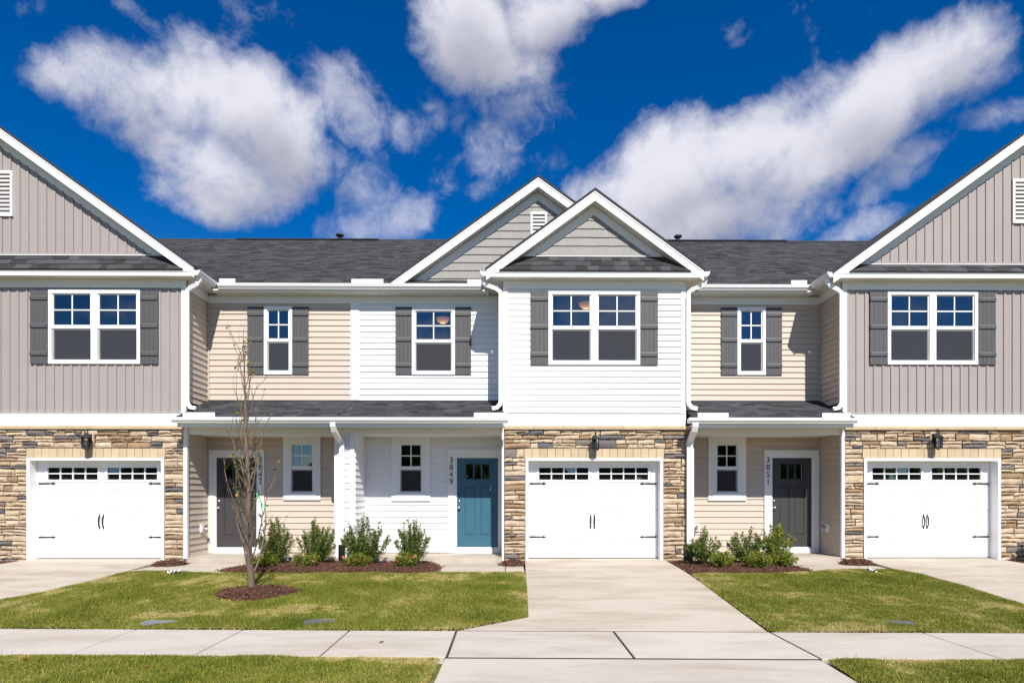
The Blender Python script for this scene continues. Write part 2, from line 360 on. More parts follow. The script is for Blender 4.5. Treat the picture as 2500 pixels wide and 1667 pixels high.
def minus(x0, x1, z0, z1, holes):
    """rectangle minus rectangular holes -> list of rectangles"""
    out = [(x0, x1, z0, z1)]
    for (a, b, c, d) in holes:
        nxt = []
        for (p, q, r, t) in out:
            if b <= p or a >= q or d <= r or c >= t: nxt.append((p, q, r, t)); continue
            if a > p: nxt.append((p, a, r, t))
            if b < q: nxt.append((b, q, r, t))
            if c > r: nxt.append((max(a, p), min(b, q), r, c))
            if d < t: nxt.append((max(a, p), min(b, q), d, t))
        out = nxt
    return [r for r in out if r[1] - r[0] > .004 and r[3] - r[2] > .004]

# ------------------------------------------------------------------ ground, concrete, lawns
def gz(y):
    if y <= 7.76: return -.267
    return min(-.267 + .0435 * (y - 7.76), -.083)
def gzd(y): return min(0, max(-.267, -.267 + .0435 * (y - 7.76)))      # the driveways keep climbing to the garages
SWB = lambda x: 7.74 - .028 * x        # back and front edge of the pavement (it runs slightly askew)
SWF = lambda x: 6.50 - .028 * x
def build_ground():
    ys = [-500, -40, 4.2, 6.0, 7.76, 9, 10, 11, 12, 13, 13.9, 15, 40, 500]; xs = [-500, -60, -16, 16, 60, 500]
    zz = lambda y: (gz(y) - .05)
    v = [(x, y, zz(y)) for y in ys for x in xs]; n = len(xs)
    f = np.array([(j * n + i, j * n + i + 1, (j + 1) * n + i + 1, (j + 1) * n + i) for j in range(len(ys) - 1) for i in range(n - 1)])
    struct(link('ground', arrays_mesh('ground', np.array(v), f, 'turf_soil')))
    road = MB().box(-300, 300, -5.6, 3.9, -.33, -.305); struct(part('road', road, 'asphalt'))
    kerb = MB().prism([(3.9, -.34), (4.25, -.34), (4.25, -.262), (4.05, -.262), (3.94, -.30), (3.9, -.305)], 'x', -300, 300); struct(part('kerb', kerb, 'concrete_walk'))
    kerb = MB().prism([(-5.6, -.34), (-5.6, -.305), (-5.64, -.30), (-5.75, -.262), (-5.95, -.262), (-5.95, -.34)], 'x', -300, 300); struct(part('kerb', kerb, 'concrete_walk'))
build_ground()
def slab(poly, parent, mat, lift=.012, thick=.16, chamfer=.012, gz=gz):
    """a concrete slab: outline follows the ground, edges tooled down"""
    n = len(poly); cx = sum(p[0] for p in poly) / n; cy = sum(p[1] for p in poly) / n
    # outline subdivided so that it can follow the slope
    pts = []
    for i in range(n):
        a, b = poly[i], poly[(i + 1) % n]; k = max(1, int(abs(b[1] - a[1]) / .8))
        pts += [(a[0] + (b[0] - a[0]) * j / k, a[1] + (b[1] - a[1]) * j / k) for j in range(k)]
    m = len(pts); v = []
    for (x, y) in pts: v.append((x, y, gz(y) + lift - thick))
    for (x, y) in pts: v.append((x, y, gz(y) + lift - chamfer * .7))
    ins = []
    for (x, y) in pts:
        dx, dy = cx - x, cy - y; L = math.hypot(dx, dy) or 1; ins.append((x + dx / L * chamfer, y + dy / L * chamfer))
    for (x, y) in ins: v.append((x, y, gz(y) + lift))
    f = [(i, (i + 1) % m, m + (i + 1) % m, m + i) for i in range(m)] + [(m + i, m + (i + 1) % m, 2 * m + (i + 1) % m, 2 * m + i) for i in range(m)] + [tuple(range(2 * m, 3 * m))]
    return part('slab', MB().add(v, f), mat, parent)
def empty_struct(name):
    o = link(name, None); o.empty_display_size = .2; return struct(o)
g = .010
sw = empty_struct('pavement')
for x0, x1 in ((-9.65, -8.36), (-8.36, -7.07), (-7.07, -5.78), (-5.78, -4.48), (-4.48, -3.18), (-3.18, -1.89), (-1.89, -.60), (-.60, 1.28), (1.28, 3.13), (3.13, 4.92), (4.92, 6.70), (6.70, 8.5), (8.5, 10.3)):
    a, b = x0 + g, x1 - g
    slab([(a, SWF(a)), (b, SWF(b)), (b, SWB(b)), (a, SWB(a))], sw, 'concrete_walk', .02)
dm = empty_struct('driveway')
slab([(.40, 13.93), (.36, 12.13), (.335, 10.84), (3.31, 10.84), (3.37, 11.98), (3.36, 13.53), (3.36, 13.93)], dm, 'concrete', gz=gzd)
slab([(.335, 10.83), (.284, 8.49), (-.585, 7.792), (3.13, 7.690), (3.31, 10.83)], dm, 'concrete', gz=gzd)
slab([(-.62, 6.502), (-.66, 4.27), (3.0, 4.27), (3.12, 6.397)], dm, 'concrete_walk', gz=gzd)
def joint(x0, y0, x1, y1, w=.013):
    dx, dy = x1 - x0, y1 - y0; L = math.hypot(dx, dy); nx_, ny_ = -dy / L * w / 2, dx / L * w / 2
    v = [(x0 - nx_, y0 - ny_), (x1 - nx_, y1 - ny_), (x1 + nx_, y1 + ny_), (x0 + nx_, y0 + ny_)]; z0, z1 = gz(y0) + .016, gz(y1) + .016
    zz = (z0, z1, z1, z0); mb = MB().add([(a, b, c - .08) for (a, b), c in zip(v, zz)] + [(a, b, c) for (a, b), c in zip(v, zz)], [(4, 5, 6, 7), (0, 1, 5, 4), (1, 2, 6, 5), (2, 3, 7, 6), (3, 0, 4, 7)]); part('expansion_joint', mb, 'joint_filler', sw)
for xx in (-.60, 1.28, 3.13): joint(xx, SWF(xx), xx, SWB(xx), .024)
joint(-.60, 7.775, 3.13, 7.672, .042); joint(-.62, SWF(-.62) - .012, 3.12, SWF(3.12) - .012, .038)
dl = empty_struct('driveway')
slab([(-10.12, 13.93), (-10.5, 12.0), (-10.5, 10.84), (-7.25, 10.84), (-7.2, 12.0), (-7.2, 13.15), (-7.25, 13.93)], dl, 'concrete', gz=gzd)
slab([(-10.5, 10.83), (-10.5, 8.04), (-7.4, 7.96), (-7.25, 10.83)], dl, 'concrete', gz=gzd)
dr = empty_struct('driveway')
slab([(7.63, 13.93), (7.55, 13.1), (7.5, 12.2), (7.45, 10.84), (10.7, 10.84), (10.7, 12.5), (10.52, 13.93)], dr, 'concrete', gz=gzd)
slab([(7.45, 10.83), (7.3, 7.555), (10.8, 7.46), (10.7, 10.83)], dr, 'concrete', gz=gzd)
wk = empty_struct('footpath'); slab([(-7.19, 11.9), (-5.25, 11.9), (-5.0, 12.6), (-4.9, 13.74), (-6.75, 13.74), (-7.19, 13.2)], wk, 'concrete')
wk = empty_struct('footpath')
slab([(-1.32, 11.9), (-.025, 11.95), (-.025, 13.74), (-1.6, 13.74)], wk, 'concrete'); slab([(-.012, 11.95), (.345, 12.0), (.345, 13.2), (-.012, 13.2)], wk, 'concrete')
wk = empty_struct('footpath'); slab([(5.7, 12.1), (7.49, 12.2), (7.54, 13.1), (7.12, 13.74), (5.6, 13.74)], wk, 'concrete')

def inside(poly, X, Y):
    c = np.zeros(X.shape, bool); n = len(poly)
    for i in range(n):
        x0, y0 = poly[i]; x1, y1 = poly[(i + 1) % n]
        if y0 == y1: continue
        c ^= ((y0 > Y) != (y1 > Y)) & (X < (x1 - x0) * (Y - y0) / (y1 - y0) + x0)
    return c
def edge_dist(poly, X, Y):
    d = np.full(X.shape, 9.9); n = len(poly)
    for i in range(n):
        x0, y0 = poly[i]; x1, y1 = poly[(i + 1) % n]; L2 = (x1 - x0) ** 2 + (y1 - y0) ** 2
        t = np.clip(((X - x0) * (x1 - x0) + (Y - y0) * (y1 - y0)) / L2, 0, 1)
        d = np.minimum(d, np.hypot(X - x0 - t * (x1 - x0), Y - y0 - t * (y1 - y0)))
    return d
gzv = np.vectorize(gz)
def wob(X, Y, s, seed):
    r = np.random.default_rng(seed); o = np.zeros(np.shape(X))
    for k in range(7):
        a = r.uniform(0, 6.28); fr = s * r.uniform(.5, 1.9); o += np.sin((X * math.cos(a) + Y * math.sin(a)) * fr + r.uniform(0, 6.28))
    return o / 7 * 1.6
def mound(poly, base, hgt, soft, amp, seed):
    """height function over an outline: rises from the rim"""
    def h(X, Y):
        d = edge_dist(poly, X, Y); return gzv(Y) + base + hgt * (1 - np.exp(-d / soft)) + amp * wob(X, Y, 4, seed) * np.clip(d / .15, 0, 1)
    return h
def patch(poly, h, step):
    xs = np.arange(min(p[0] for p in poly), max(p[0] for p in poly) + step, step); ys = np.arange(min(p[1] for p in poly), max(p[1] for p in poly) + step, step)
    X, Y = np.meshgrid(xs, ys); ins = inside(poly, X, Y); Z = h(X, Y)
    V = np.stack([X, Y, Z], -1).reshape(-1, 3); n = len(xs); F = []
    for j in range(len(ys) - 1):
        for i in range(n - 1):
            if ins[j, i] and ins[j, i + 1] and ins[j + 1, i] and ins[j + 1, i + 1]: F.append((j * n + i, j * n + i + 1, (j + 1) * n + i + 1, (j + 1) * n + i))
    return V, np.array(F)
def sample(poly, n):
    x0, x1 = min(p[0] for p in poly), max(p[0] for p in poly); y0, y1 = min(p[1] for p in poly), max(p[1] for p in poly)
    X = nr.uniform(x0, x1, n); Y = nr.uniform(y0, y1, n); k = inside(poly, X, Y); return X[k], Y[k]
RING = [(-3.82 + .62 * math.cos(a) * (1 + .06 * math.sin(3 * a)), 9.93 + .52 * math.sin(a)) for a in np.linspace(0, 2 * math.pi, 25)[:-1]]
COVERS = [(-4.31, 8.13, .46, .27, .25, 'cover_pale'), (-2.33, 8.14, .42, .24, .2, 'cover_grey'), (4.86, 8.03, .42, .24, -.25, 'cover_grey')]
def blades(poly, h, per_m2, name, seed, avoid=()):
    area = (max(p[0] for p in poly) - min(p[0] for p in poly)) * (max(p[1] for p in poly) - min(p[1] for p in poly))
    X, Y = sample(poly, int(area * per_m2))
    X = X + nr.normal(0, .012, len(X)); Y = Y + nr.normal(0, .012, len(X))
    k = np.ones(len(X), bool)
    for q in avoid: k &= ~inside(q, X, Y)
    for (cx, cy, w, d, r, _) in COVERS:
        c, s = math.cos(r), math.sin(r); k &= ~((abs((X - cx) * c + (Y - cy) * s) < w * .47) & (abs(-(X - cx) * s + (Y - cy) * c) < d * .45))
    dry = wob(X, Y, 1.7, seed) * .45 + wob(X, Y, 4.5, seed + 1) * .5 + wob(X, Y, 11, seed + 2) * .45 + wob(X, Y, 29, seed + 3) * .3
    e = edge_dist(poly, X, Y); dry = dry + np.exp(-e / .10) * .75
    pr_ = np.random.default_rng(seed + 7); bx, by = [p[0] for p in poly], [p[1] for p in poly]
    for _ in range(int(area * .8)):                                   # worn, straw-coloured spots
        cx, cy, rr = pr_.uniform(min(bx), max(bx)), pr_.uniform(min(by), max(by)), pr_.uniform(.10, .38)
        dry = dry + pr_.uniform(.5, 1.5) * np.exp(-(((X - cx) / rr / 1.6) ** 2 + ((Y - cy) / rr) ** 2)) * (.7 + .5 * wob(X, Y, 17, seed + 5))
    k &= nr.random(len(X)) < np.clip(1.05 - .4 * np.clip(dry - .3, 0, 2), .3, 1)
    X, Y, dry, e = X[k], Y[k], dry[k], e[k]; n = len(X)
    Z = h(X, Y); lush = np.clip(1 - dry, .3, 1.6)
    L = nr.uniform(.014, .036, n) * (.6 + .4 * lush) * np.where(nr.random(n) < .004, 2.6, 1); W = nr.uniform(.0025, .0048, n); a = nr.uniform(0, 6.283, n); lean = np.abs(nr.normal(.6, .4, n))
    dx, dy = np.cos(a), np.sin(a); px, py = -dy, dx; up = L * np.cos(lean * .8); out = L * np.sin(lean)
    b0 = np.stack([X - px * W, Y - py * W, Z - .004], -1); b1 = np.stack([X + px * W, Y + py * W, Z - .004], -1); t = np.stack([X + dx * out, Y + dy * out, Z + up], -1)
    V = np.stack([b0, b1, t], 1).reshape(-1, 3); F = np.arange(n * 3).reshape(-1, 3)
    tone = np.clip(.40 + .26 * dry + .75 * np.clip(dry - .6, 0, 1) + nr.normal(0, .21, n) - .03 + (nr.random(n) < .05) * .45, 0, 1)
    o = link(name, arrays_mesh(name, V, F, 'grass_blade', tone)); struct(o, 'stuff'); return o
LAWN_L = [(-7.36, 7.97), (-7.46, 9.63), (-7.28, 10.19), (-7.17, 11.0), (-7.08, 11.8), (-6.85, 12.22), (-6.36, 12.25), (-5.86, 12.08), (-5.3, 12.0), (-4.79, 11.90), (-4.04, 11.90), (-2.92, 11.93), (-1.78, 11.88), (-1.3, 11.97), (.35, 12.08), (.315, 10.07), (.275, 8.48), (-.60, 7.79), (-3.2, 7.86)]
LAWN_R = [(3.39, 11.86), (3.93, 11.80), (5.05, 11.92), (5.83, 12.18), (6.04, 12.36), (7.1, 12.45), (7.45, 12.25), (7.60, 11.6), (7.55, 10.36), (7.42, 9.3), (7.32, 7.57), (3.16, 7.69), (3.30, 10.6)]
VERGE_L = [(-6.6, 4.30), (-6.6, 6.66), (-3.2, 6.565), (-.67, 6.48), (-.69, 4.30)]
VERGE_R = [(3.17, 6.37), (6.6, 6.28), (6.6, 4.30), (3.03, 4.30)]
for k, (nm, poly, dens) in enumerate((('lawn', LAWN_L, 15000), ('lawn', LAWN_R, 15000), ('verge', VERGE_L, 20000), ('verge', VERGE_R, 20000))):
    h = mound(poly, .012, .035, .10, .020, 30 + k)
    V, F = patch(poly, h, .06); struct(link(nm, arrays_mesh(nm, V, F, 'turf_soil')))
    vis = [p if nm == 'lawn' else (p[0], max(p[1], 5.2)) for p in poly]
    blades(vis, h, dens, 'grass', 50 + 9 * k, (RING,) if k == 0 else ())

def chips(poly, h, per_m2, parent=None):
    X, Y = sample(poly, int((max(p[0] for p in poly) - min(p[0] for p in poly)) * (max(p[1] for p in poly) - min(p[1] for p in poly)) * per_m2))
    X = X + nr.normal(0, .03, len(X)); Y = Y + nr.normal(0, .03, len(X)); n = len(X); Z = h(X, Y) + nr.uniform(0, .02, n)
    a = nr.uniform(0, 6.283, n); p = nr.normal(0, .35, n); L = nr.uniform(.02, .065, n); W = nr.uniform(.003, .009, n); T = nr.uniform(.002, .005, n)
    d = np.stack([np.cos(a) * np.cos(p), np.sin(a) * np.cos(p), np.sin(p)], -1) * L[:, None]; s = np.stack([-np.sin(a), np.cos(a), np.zeros(n)], -1) * W[:, None]; u = np.zeros((n, 3)); u[:, 2] = T
    c = np.stack([X, Y, Z], -1); V = np.stack([c - d - s - u, c + d - s * .6 - u, c + d + s * .5 - u, c - d + s - u, c - d - s + u, c + d - s * .6 + u, c + d + s * .5 + u, c - d + s + u], 1).reshape(-1, 3)
    i = np.arange(n)[:, None] * 8; F = np.concatenate([i + np.array(q) for q in ((4, 5, 6, 7), (0, 1, 5, 4), (1, 2, 6, 5), (2, 3, 7, 6), (3, 0, 4, 7))])
    t = np.clip(nr.gamma(2, .2, n), 0, 1); o = link('mulch_chips', arrays_mesh('mulch_chips', V, F, 'mulch_chip', np.tile(t, 5)), parent); return struct(o, 'stuff')
BED_L = [(-5.46, 12.30), (-4.79, 11.92), (-4.04, 11.91), (-2.92, 11.95), (-1.78, 11.90), (-1.3, 11.99), (-1.32, 13.0), (-1.62, 13.76), (-5.15, 13.76), (-5.25, 13.1)]
BED_R = [(3.40, 13.70), (3.41, 11.87), (3.93, 11.82), (5.05, 11.95), (5.83, 12.22), (5.75, 13.0), (5.5, 13.76), (3.6, 13.76)]
def blob_poly(x0, x1, y0, y1): return [((x0 + x1) / 2 + (x1 - x0) / 2 * math.cos(a) * (1 + .1 * math.sin(2 * a + x0)), (y0 + y1) / 2 + (y1 - y0) / 2 * math.sin(a)) for a in np.linspace(0, 2 * math.pi, 17)[:-1]]
for k, (poly, hh, dens) in enumerate(((BED_L, .05, 1500), (BED_R, .05, 1500), (RING, .10, 2200), (blob_poly(-7.28, -6.62, 13.1, 13.75), .10, 2000), (blob_poly(-.13, .42, 13.1, 13.75), .10, 2000), (blob_poly(6.98, 7.66, 13.15, 13.75), .10, 2000),
                                   ([(-11.9, 12.6), (-10.6, 12.9), (-10.15, 13.3), (-10.16, 13.76), (-11.9, 13.76)], .06, 1500), ([(10.6, 13.76), (10.62, 13.3), (11.0, 12.8), (12, 12.6), (12, 13.76)], .06, 1500))):
    h = mound(poly, .012, hh, .14, .014, 80 + k); V, F = patch(poly, h, .05); o = struct(link('mulch_bed', arrays_mesh('mulch_bed', V, F, 'mulch'))); chips(poly, h, dens, o)

# ------------------------------------------------------------------ house building blocks
FY, BY = 13.80, 14.77                   # front wall plane of the gabled wings, wall plane of the recessed fronts
UNIT = {}
def unit_mesh(key, build, mat):
    if (key, mat) not in UNIT: UNIT[(key, mat)] = build().mesh(key[0] if isinstance(key, tuple) else key, mat)
    return UNIT[(key, mat)]
def lap_profile():                      # clapboard of unit length and unit height
    return MB().prism([(0, 0), (-.025, 0), (-.0265, .03), (-.021, .10), (-.0055, 1.02), (0, 1.02)], 'x', 0, 1)
def lap_wall(parent, mat, x0, x1, z0, z1, face, plane, e=.131, holes=(), name='siding_board'):
    """lap siding on a wall. face: 'front' (-Y), 'right' (+X), 'left' (-X); x along the wall"""
    me = unit_mesh('siding_board', lap_profile, mat); z = z0
    while z < z1 - .01:
        zt = min(z + e, z1)
        for (a, b, c, d) in minus(x0, x1, z, zt, holes):
            o = link(name, me, parent); o.scale = (b - a, 1, d - c)
            if face == 'front': o.location = (a, plane, c)
            elif face == 'right': o.location = (plane, a, c); o.rotation_euler = (0, 0, R(90))
            else: o.location = (plane, b, c); o.rotation_euler = (0, 0, R(-90))
        z += e
def backing(name, parent, mat, x0, x1, z0, z1, y0, y1, holes=()):
    mb = MB()
    for (a, b, c, d) in minus(x0, x1, z0, z1, holes): mb.box(a, b, y0, y1, c, d)
    return part(name, mb, mat, parent)
def batten_wall(parent, mat, x0, x1, z0, ztop, plane, pitch, holes, phase=0.0):
    """vertical board-and-batten pans; ztop is a number or a function of x (gable)"""
    fn = ztop if callable(ztop) else (lambda x: ztop)
    prof = [(0, 0), (0, -.008), (pitch * .70, -.008), (pitch * .705, -.003), (pitch * .73, -.003), (pitch * .735, -.026), (pitch * .955, -.026), (pitch * .96, -.004), (pitch * .998, -.004), (pitch * .998, 0)]
    x = x0 + phase - pitch
    while x < x1:
        a, b = max(x, x0), min(x + pitch, x1)
        if b - a > .02:
            for (p, q, r, t) in minus(a, b, z0, 99, holes):
                front = [(x + u, w) for (u, w) in prof[1:-1]]; cl = []
                for k in range(len(front) - 1):
                    (ua, wa), (ub, wb) = front[k], front[k + 1]
                    if ub <= p or ua >= q: continue
                    lo, hi = max(ua, p), min(ub, q); f_ = lambda u: wa + (wb - wa) * (u - ua) / (ub - ua)
                    cl += ([(lo, f_(lo))] if not cl else []) + [(hi, f_(hi))]
                if len(cl) < 2: continue
                pts = [(cl[0][0], plane)] + [(u, plane + w) for u, w in cl] + [(cl[-1][0], plane)]; n = len(pts)
                tops = [min(t, fn(px_)) for (px_, _) in pts]
                if max(tops) - r < .02: continue
                v = [(px_, py_, r) for (px_, py_) in pts] + [(px_, py_, max(tt, r)) for (px_, py_), tt in zip(pts, tops)]
                f = [tuple(range(n)), tuple(range(n, 2 * n))[::-1]] + [(i, n + i, n + (i + 1) % n, (i + 1) % n) for i in range(n)]
                part('siding_panel', MB().add(v, f), mat, parent)
        x += pitch
def stone_field(parent, x0, x1, z0, z1, yb, holes):
    """dry-stacked ledge stones, each one its own piece"""
    def one(a, b, c, d):
        w, h = b - a, d - c; j = .0055; nx, nz = max(3, int(w / .09) + 2), 3
        dep = rng.uniform(.03, .066); v = []
        us = [0] + sorted(rng.uniform(.12, .88) for _ in range(nx - 2)) + [1]
        slant = rng.uniform(-.02, .02) * min(1, w / .3)
        topw = [rng.uniform(-.010, .002) + slant * (u - .5) for u in us]; botw = [rng.uniform(-.003, .008) + slant * (u - .5) for u in us]
        for k, t in enumerate((0, 0, .5, 1, 1)):
            for i, u in enumerate(us):
                xx = a + j + (w - 2 * j) * u; lo, hi = c + j * .6 + botw[i], d - j * .6 + topw[i]
                side = i in (0, nx - 1)
                if k in (0, 4): yy = yb; zz = lo if k == 0 else hi
                else:
                    yy = yb - dep * (rng.uniform(.62, .8) if (side or k != 2) else rng.uniform(.86, 1.12)); zz = lo + (hi - lo) * (.10 if k == 1 else .5 if k == 2 else .93)
                    if side: xx += (.006 if i == 0 else -.006)
                v.append((xx + rng.uniform(-.004, .004), yy, zz))
        f = [(k * nx + i, k * nx + i + 1, (k + 1) * nx + i + 1, (k + 1) * nx + i) for k in range(4) for i in range(nx - 1)]
        f += [tuple(k * nx for k in range(5))[::-1], tuple(k * nx + nx - 1 for k in range(5))]
        part('stone', MB().add(v, f), 'ledge_stone', parent)
    for (rx0, rx1, rz0, rz1) in holes:                    # here "holes" is the list of solid fields to fill
        z = rz0
        while z < rz1 - .02:
            H = min(rng.choice((.09, .13, .16, .19, .22)), rz1 - z)
            if rz1 - z - H < .06: H = rz1 - z
            x = rx0
            while x < rx1 - .02:
                W = rng.uniform(.24, .56); W = rx1 - x if rx1 - x - W < .16 else W
                if H < .10 or (H < .135 and rng.random() < .5): one(x, x + W, z, z + H)
                else:
                    ns = 2 if H < .18 else rng.choice((2, 2, 3))
                    if rng.random() < .10: ns = 1
                    cuts = [0] + sorted((i + rng.uniform(-.3, .3)) / ns for i in range(1, ns)) + [1]
                    for i in range(ns):
                        c, d = z + H * cuts[i], z + H * cuts[i + 1]
                        if W > .34 and rng.random() < .55:
                            m = x + W * rng.uniform(.3, .7); one(x, m, c, d); one(m, x + W, c, d)
                        else: one(x, x + W, c, d)
                x += W
            z += H
def shingle_field(name, parent, x0, x1, eave, ridge, expo, wmin, wmax, clip=None):
    """laminated shingles as real overlapping tabs on a slope; eave/ridge = (y,z); one joined piece of roofing"""
    ey, ez = eave; ry, rz = ridge; L = math.hypot(ry - ey, rz - ez); sy, sz = (ry - ey) / L, (rz - ez) / L; nyy, nzz = -sz, sy
    V, F, T = [], [], []
    rows = int(L / expo) + 1
    for r in range(rows):
        s0 = r * expo; s1 = min(s0 + expo * 1.35, L); x = x0 - rng.uniform(0, wmax)
        while x < x1:
            w = rng.uniform(wmin, wmax); a, b = max(x, x0), min(x + w, x1); x += w
            if b - a < .01: continue
            if clip and not clip((a + b) / 2, ey + sy * s0, ez + sz * s0): continue
            th = rng.choice((.006, .007, .013, .014)); t1 = .003; o = len(V)
            for (s, h) in ((s0, 0), (s0, th), (s1, t1)):
                V.append((a, ey + sy * s + nyy * h, ez + sz * s + nzz * h)); V.append((b, ey + sy * s + nyy * h, ez + sz * s + nzz * h))
            F.append((o, o + 1, o + 3, o + 2)); F.append((o + 2, o + 3, o + 5, o + 4)); t = min(1, max(0, rng.gauss(.42, .22))); T += [t, t]
    o = link(name, arrays_mesh(name, np.array(V), np.array(F), 'shingle', T), parent); return struct(o, 'stuff')
def gutter(parent, axis, a0, a1, at, z, sgn=-1):
    """K-style gutter; 'at' is the fascia plane, sgn the side it hangs on"""
    k = sgn; poly = [(at, z), (at + k * .075, z), (at + k * .085, z + .018), (at + k * .118, z + .055), (at + k * .118, z + .075), (at + k * .126, z + .080), (at + k * .126, z + .112), (at + k * .112, z + .112), (at + k * .108, z + .10), (at, z + .10)]
    return part('gutter', MB().prism(poly if k > 0 else poly[::-1], axis, a0, a1), 'white_metal', parent)
def splash(parent, x0, x1, y, z, h=.105): return part('splash_guard', MB().box(x0, x1, y - .004, y + .004, z, z + h), 'white_metal', parent)
def soffit_boards(parent, x0, x1, y0, y1, z, pitch=.14, along='x'):
    """vented soffit: narrow panels with open grooves, joined"""
    mb = MB(); mb.box(x0, x1, y0, y1, z + .014, z + .02); a = x0 if along == 'x' else y0; e = x1 if along == 'x' else y1
    while a < e:
        b = min(a + pitch - .010, e)
        if along == 'x': mb.box(a, b, y0, y1, z, z + .012)
        else: mb.box(x0, x1, a, b, z, z + .012)
        a += pitch
    return part('soffit', mb, 'soffit_vinyl', parent)
def gable(parent, cx, xe, ze, m, y0, yw, yend, gz0, wallmat, style, pent_top, vent=None, zs=5.935, pent_rows=3, xlim=None):
    """front gable: roof slabs, rake boards, sloping soffit, frieze, pent roof, siding"""
    apex = ze + m * xe; zt = lambda x: apex - m * abs(x - cx); L, Rr = cx - xe, cx + xe
    def band(d0, d1, ya, yb, name, mat, inset=0.0, mit=True):
        for s in (-1, 1):
            e = cx + s * (xe - inset)
            quad = [(cx, apex - d0), (e, zt(e) - d0), (e, zt(e) - d1), (cx, apex - d1)]
            part(name, MB().prism(quad if s < 0 else quad[::-1], 'y', ya, yb), mat, parent)
    band(-.012, .035, y0 - .03, yend, 'roof_slope', 'shingle_plain', -.02)
    band(.037, .078, y0 - .014, y0 + .03, 'rake_trim', 'white_trim')
    band(.078, .245, y0, y0 + .03, 'rake_board', 'white_trim')
    band(.245, .44, yw - .026, yw - .001, 'rake_frieze', 'white_trim', .36)
    # sloping soffit boards under the rake
    mb = MB()
    for s in (-1, 1):
        x = .0
        while x < xe - .3:
            b = min(x + .13, xe - .02)
            p = [(cx + s * x, apex - m * x - .233), (cx + s * (b - .009), apex - m * (b - .009) - .233), (cx + s * (b - .009), apex - m * (b - .009) - .222), (cx + s * x, apex - m * x - .222)]
            mb.prism(p if s > 0 else p[::-1], 'y', y0 + .03, yw); x += .13
    part('rake_soffit', mb, 'soffit_vinyl', parent)
    band(.16, .215, y0 + .03, yw, 'roof_deck', 'soffit_vinyl', .02)
    # siding of the gable
    ztop = lambda x: zt(x) - .42
    w = (apex - .42 - gz0) / m
    v = [(cx - w, yw, gz0), (cx + w, yw, gz0), (cx, yw, apex - .42), (cx - w, yw + .1, gz0), (cx + w, yw + .1, gz0), (cx, yw + .1, apex - .42)]
    gw = part('gable_wall', MB().add(v, [(0, 1, 2), (5, 4, 3), (0, 3, 4, 1), (1, 4, 5, 2), (2, 5, 3, 0)]), wallmat, parent)
    holes = [(vent[0] + .03, vent[1] - .03, vent[2] + .03, vent[3] - .03)] if vent else []
    if style == 'batten': batten_wall(gw, wallmat, cx - w if xlim is None else max(cx - w, xlim[0]), cx + w if xlim is None else min(cx + w, xlim[1]), gz0, ztop, yw, .187, holes, .05)
    else:
        e = .182; z = gz0; r = 0
        while z < apex - .5:
            half = (apex - .42 - z) / m; x = cx - half + rng.uniform(-.1, 0)
            while x < cx + half:
                ww = rng.uniform(.10, .24); a, b = max(x, cx - half), min(x + ww, cx + half); x += ww
                if b - a < .02: continue
                if vent and b > vent[0] + .05 and a < vent[1] - .05 and z + e > vent[2] + .05 and z < vent[3] - .05: continue
                dz = rng.uniform(-.0025, .0025); q = .024
                za, zb = min(z + e, max(z, ztop(a))), min(z + e, max(z, ztop(b)))
                vv = [(a + .0008, yw, z + dz), (b - .0008, yw, z + dz), (b - .0008, yw - q, z + dz), (a + .0008, yw - q, z + dz), (a + .0008, yw, za), (b - .0008, yw, zb), (b - .0008, yw - .006, zb), (a + .0008, yw - .006, za)]
                part('shake', MB().add(vv, [(0, 1, 2, 3), (3, 2, 6, 7), (2, 1, 5, 6), (0, 3, 7, 4), (7, 6, 5, 4), (1, 0, 4, 5)]), 'grey_shake', gw)
            z += e; r += 1
    part('gable_sill_trim', MB().box(cx - w - .05, cx + w + .05, yw - .03, yw + .002, gz0 - .03, gz0), wallmat if style == 'batten' else 'grey_shake', parent)
    if vent:
        a, b, c, d = vent; vt = MB()
        for q in ((a, a + .045, c, d), (b - .045, b, c, d), (a + .045, b - .045, c, c + .045), (a + .045, b - .045, d - .045, d)): vt.box(q[0], q[1], yw - .055, yw + .01, q[2], q[3])
        vo = part('gable_vent', vt, 'white_trim', parent); part('vent_back', MB().box(a + .04, b - .04, yw + .012, yw + .02, c + .04, d - .04), 'black_iron', vo)
        n = int((d - c - .1) / .078)
        for i in range(n):
            z = c + .05 + i * (d - c - .1) / n
            sl = MB().prism([(yw - .045, z), (yw - .040, z - .004), (yw + .008, z + .052), (yw + .003, z + .058), (yw - .045, z + .022)], 'x', a + .045, b - .045); part('louver_slat', sl, 'white_trim', vo)
    # pent roof under the gable
    if pent_top:
        za, zb = zs + .125, pent_top; ya, yb = y0 - .012, yw
        pr = MB(); ha = (apex - .245 - za) / m; hb = (apex - .245 - zb) / m
        v = [(cx - ha, ya, za - .03), (cx + ha, ya, za - .03), (cx + hb, yb, zb - .03), (cx - hb, yb, zb - .03), (cx - ha, ya, za), (cx + ha, ya, za), (cx + hb, yb, zb), (cx - hb, yb, zb)]
        po = part('pent_roof', pr.add(v, [(3, 2, 1, 0), (4, 5, 6, 7), (0, 1, 5, 4), (1, 2, 6, 5), (2, 3, 7, 6), (3, 0, 4, 7)]), 'shingle_plain', parent)
        Ls = math.hypot(yb - ya, zb - za); sy, sz = (yb - ya) / Ls, (zb - za) / Ls
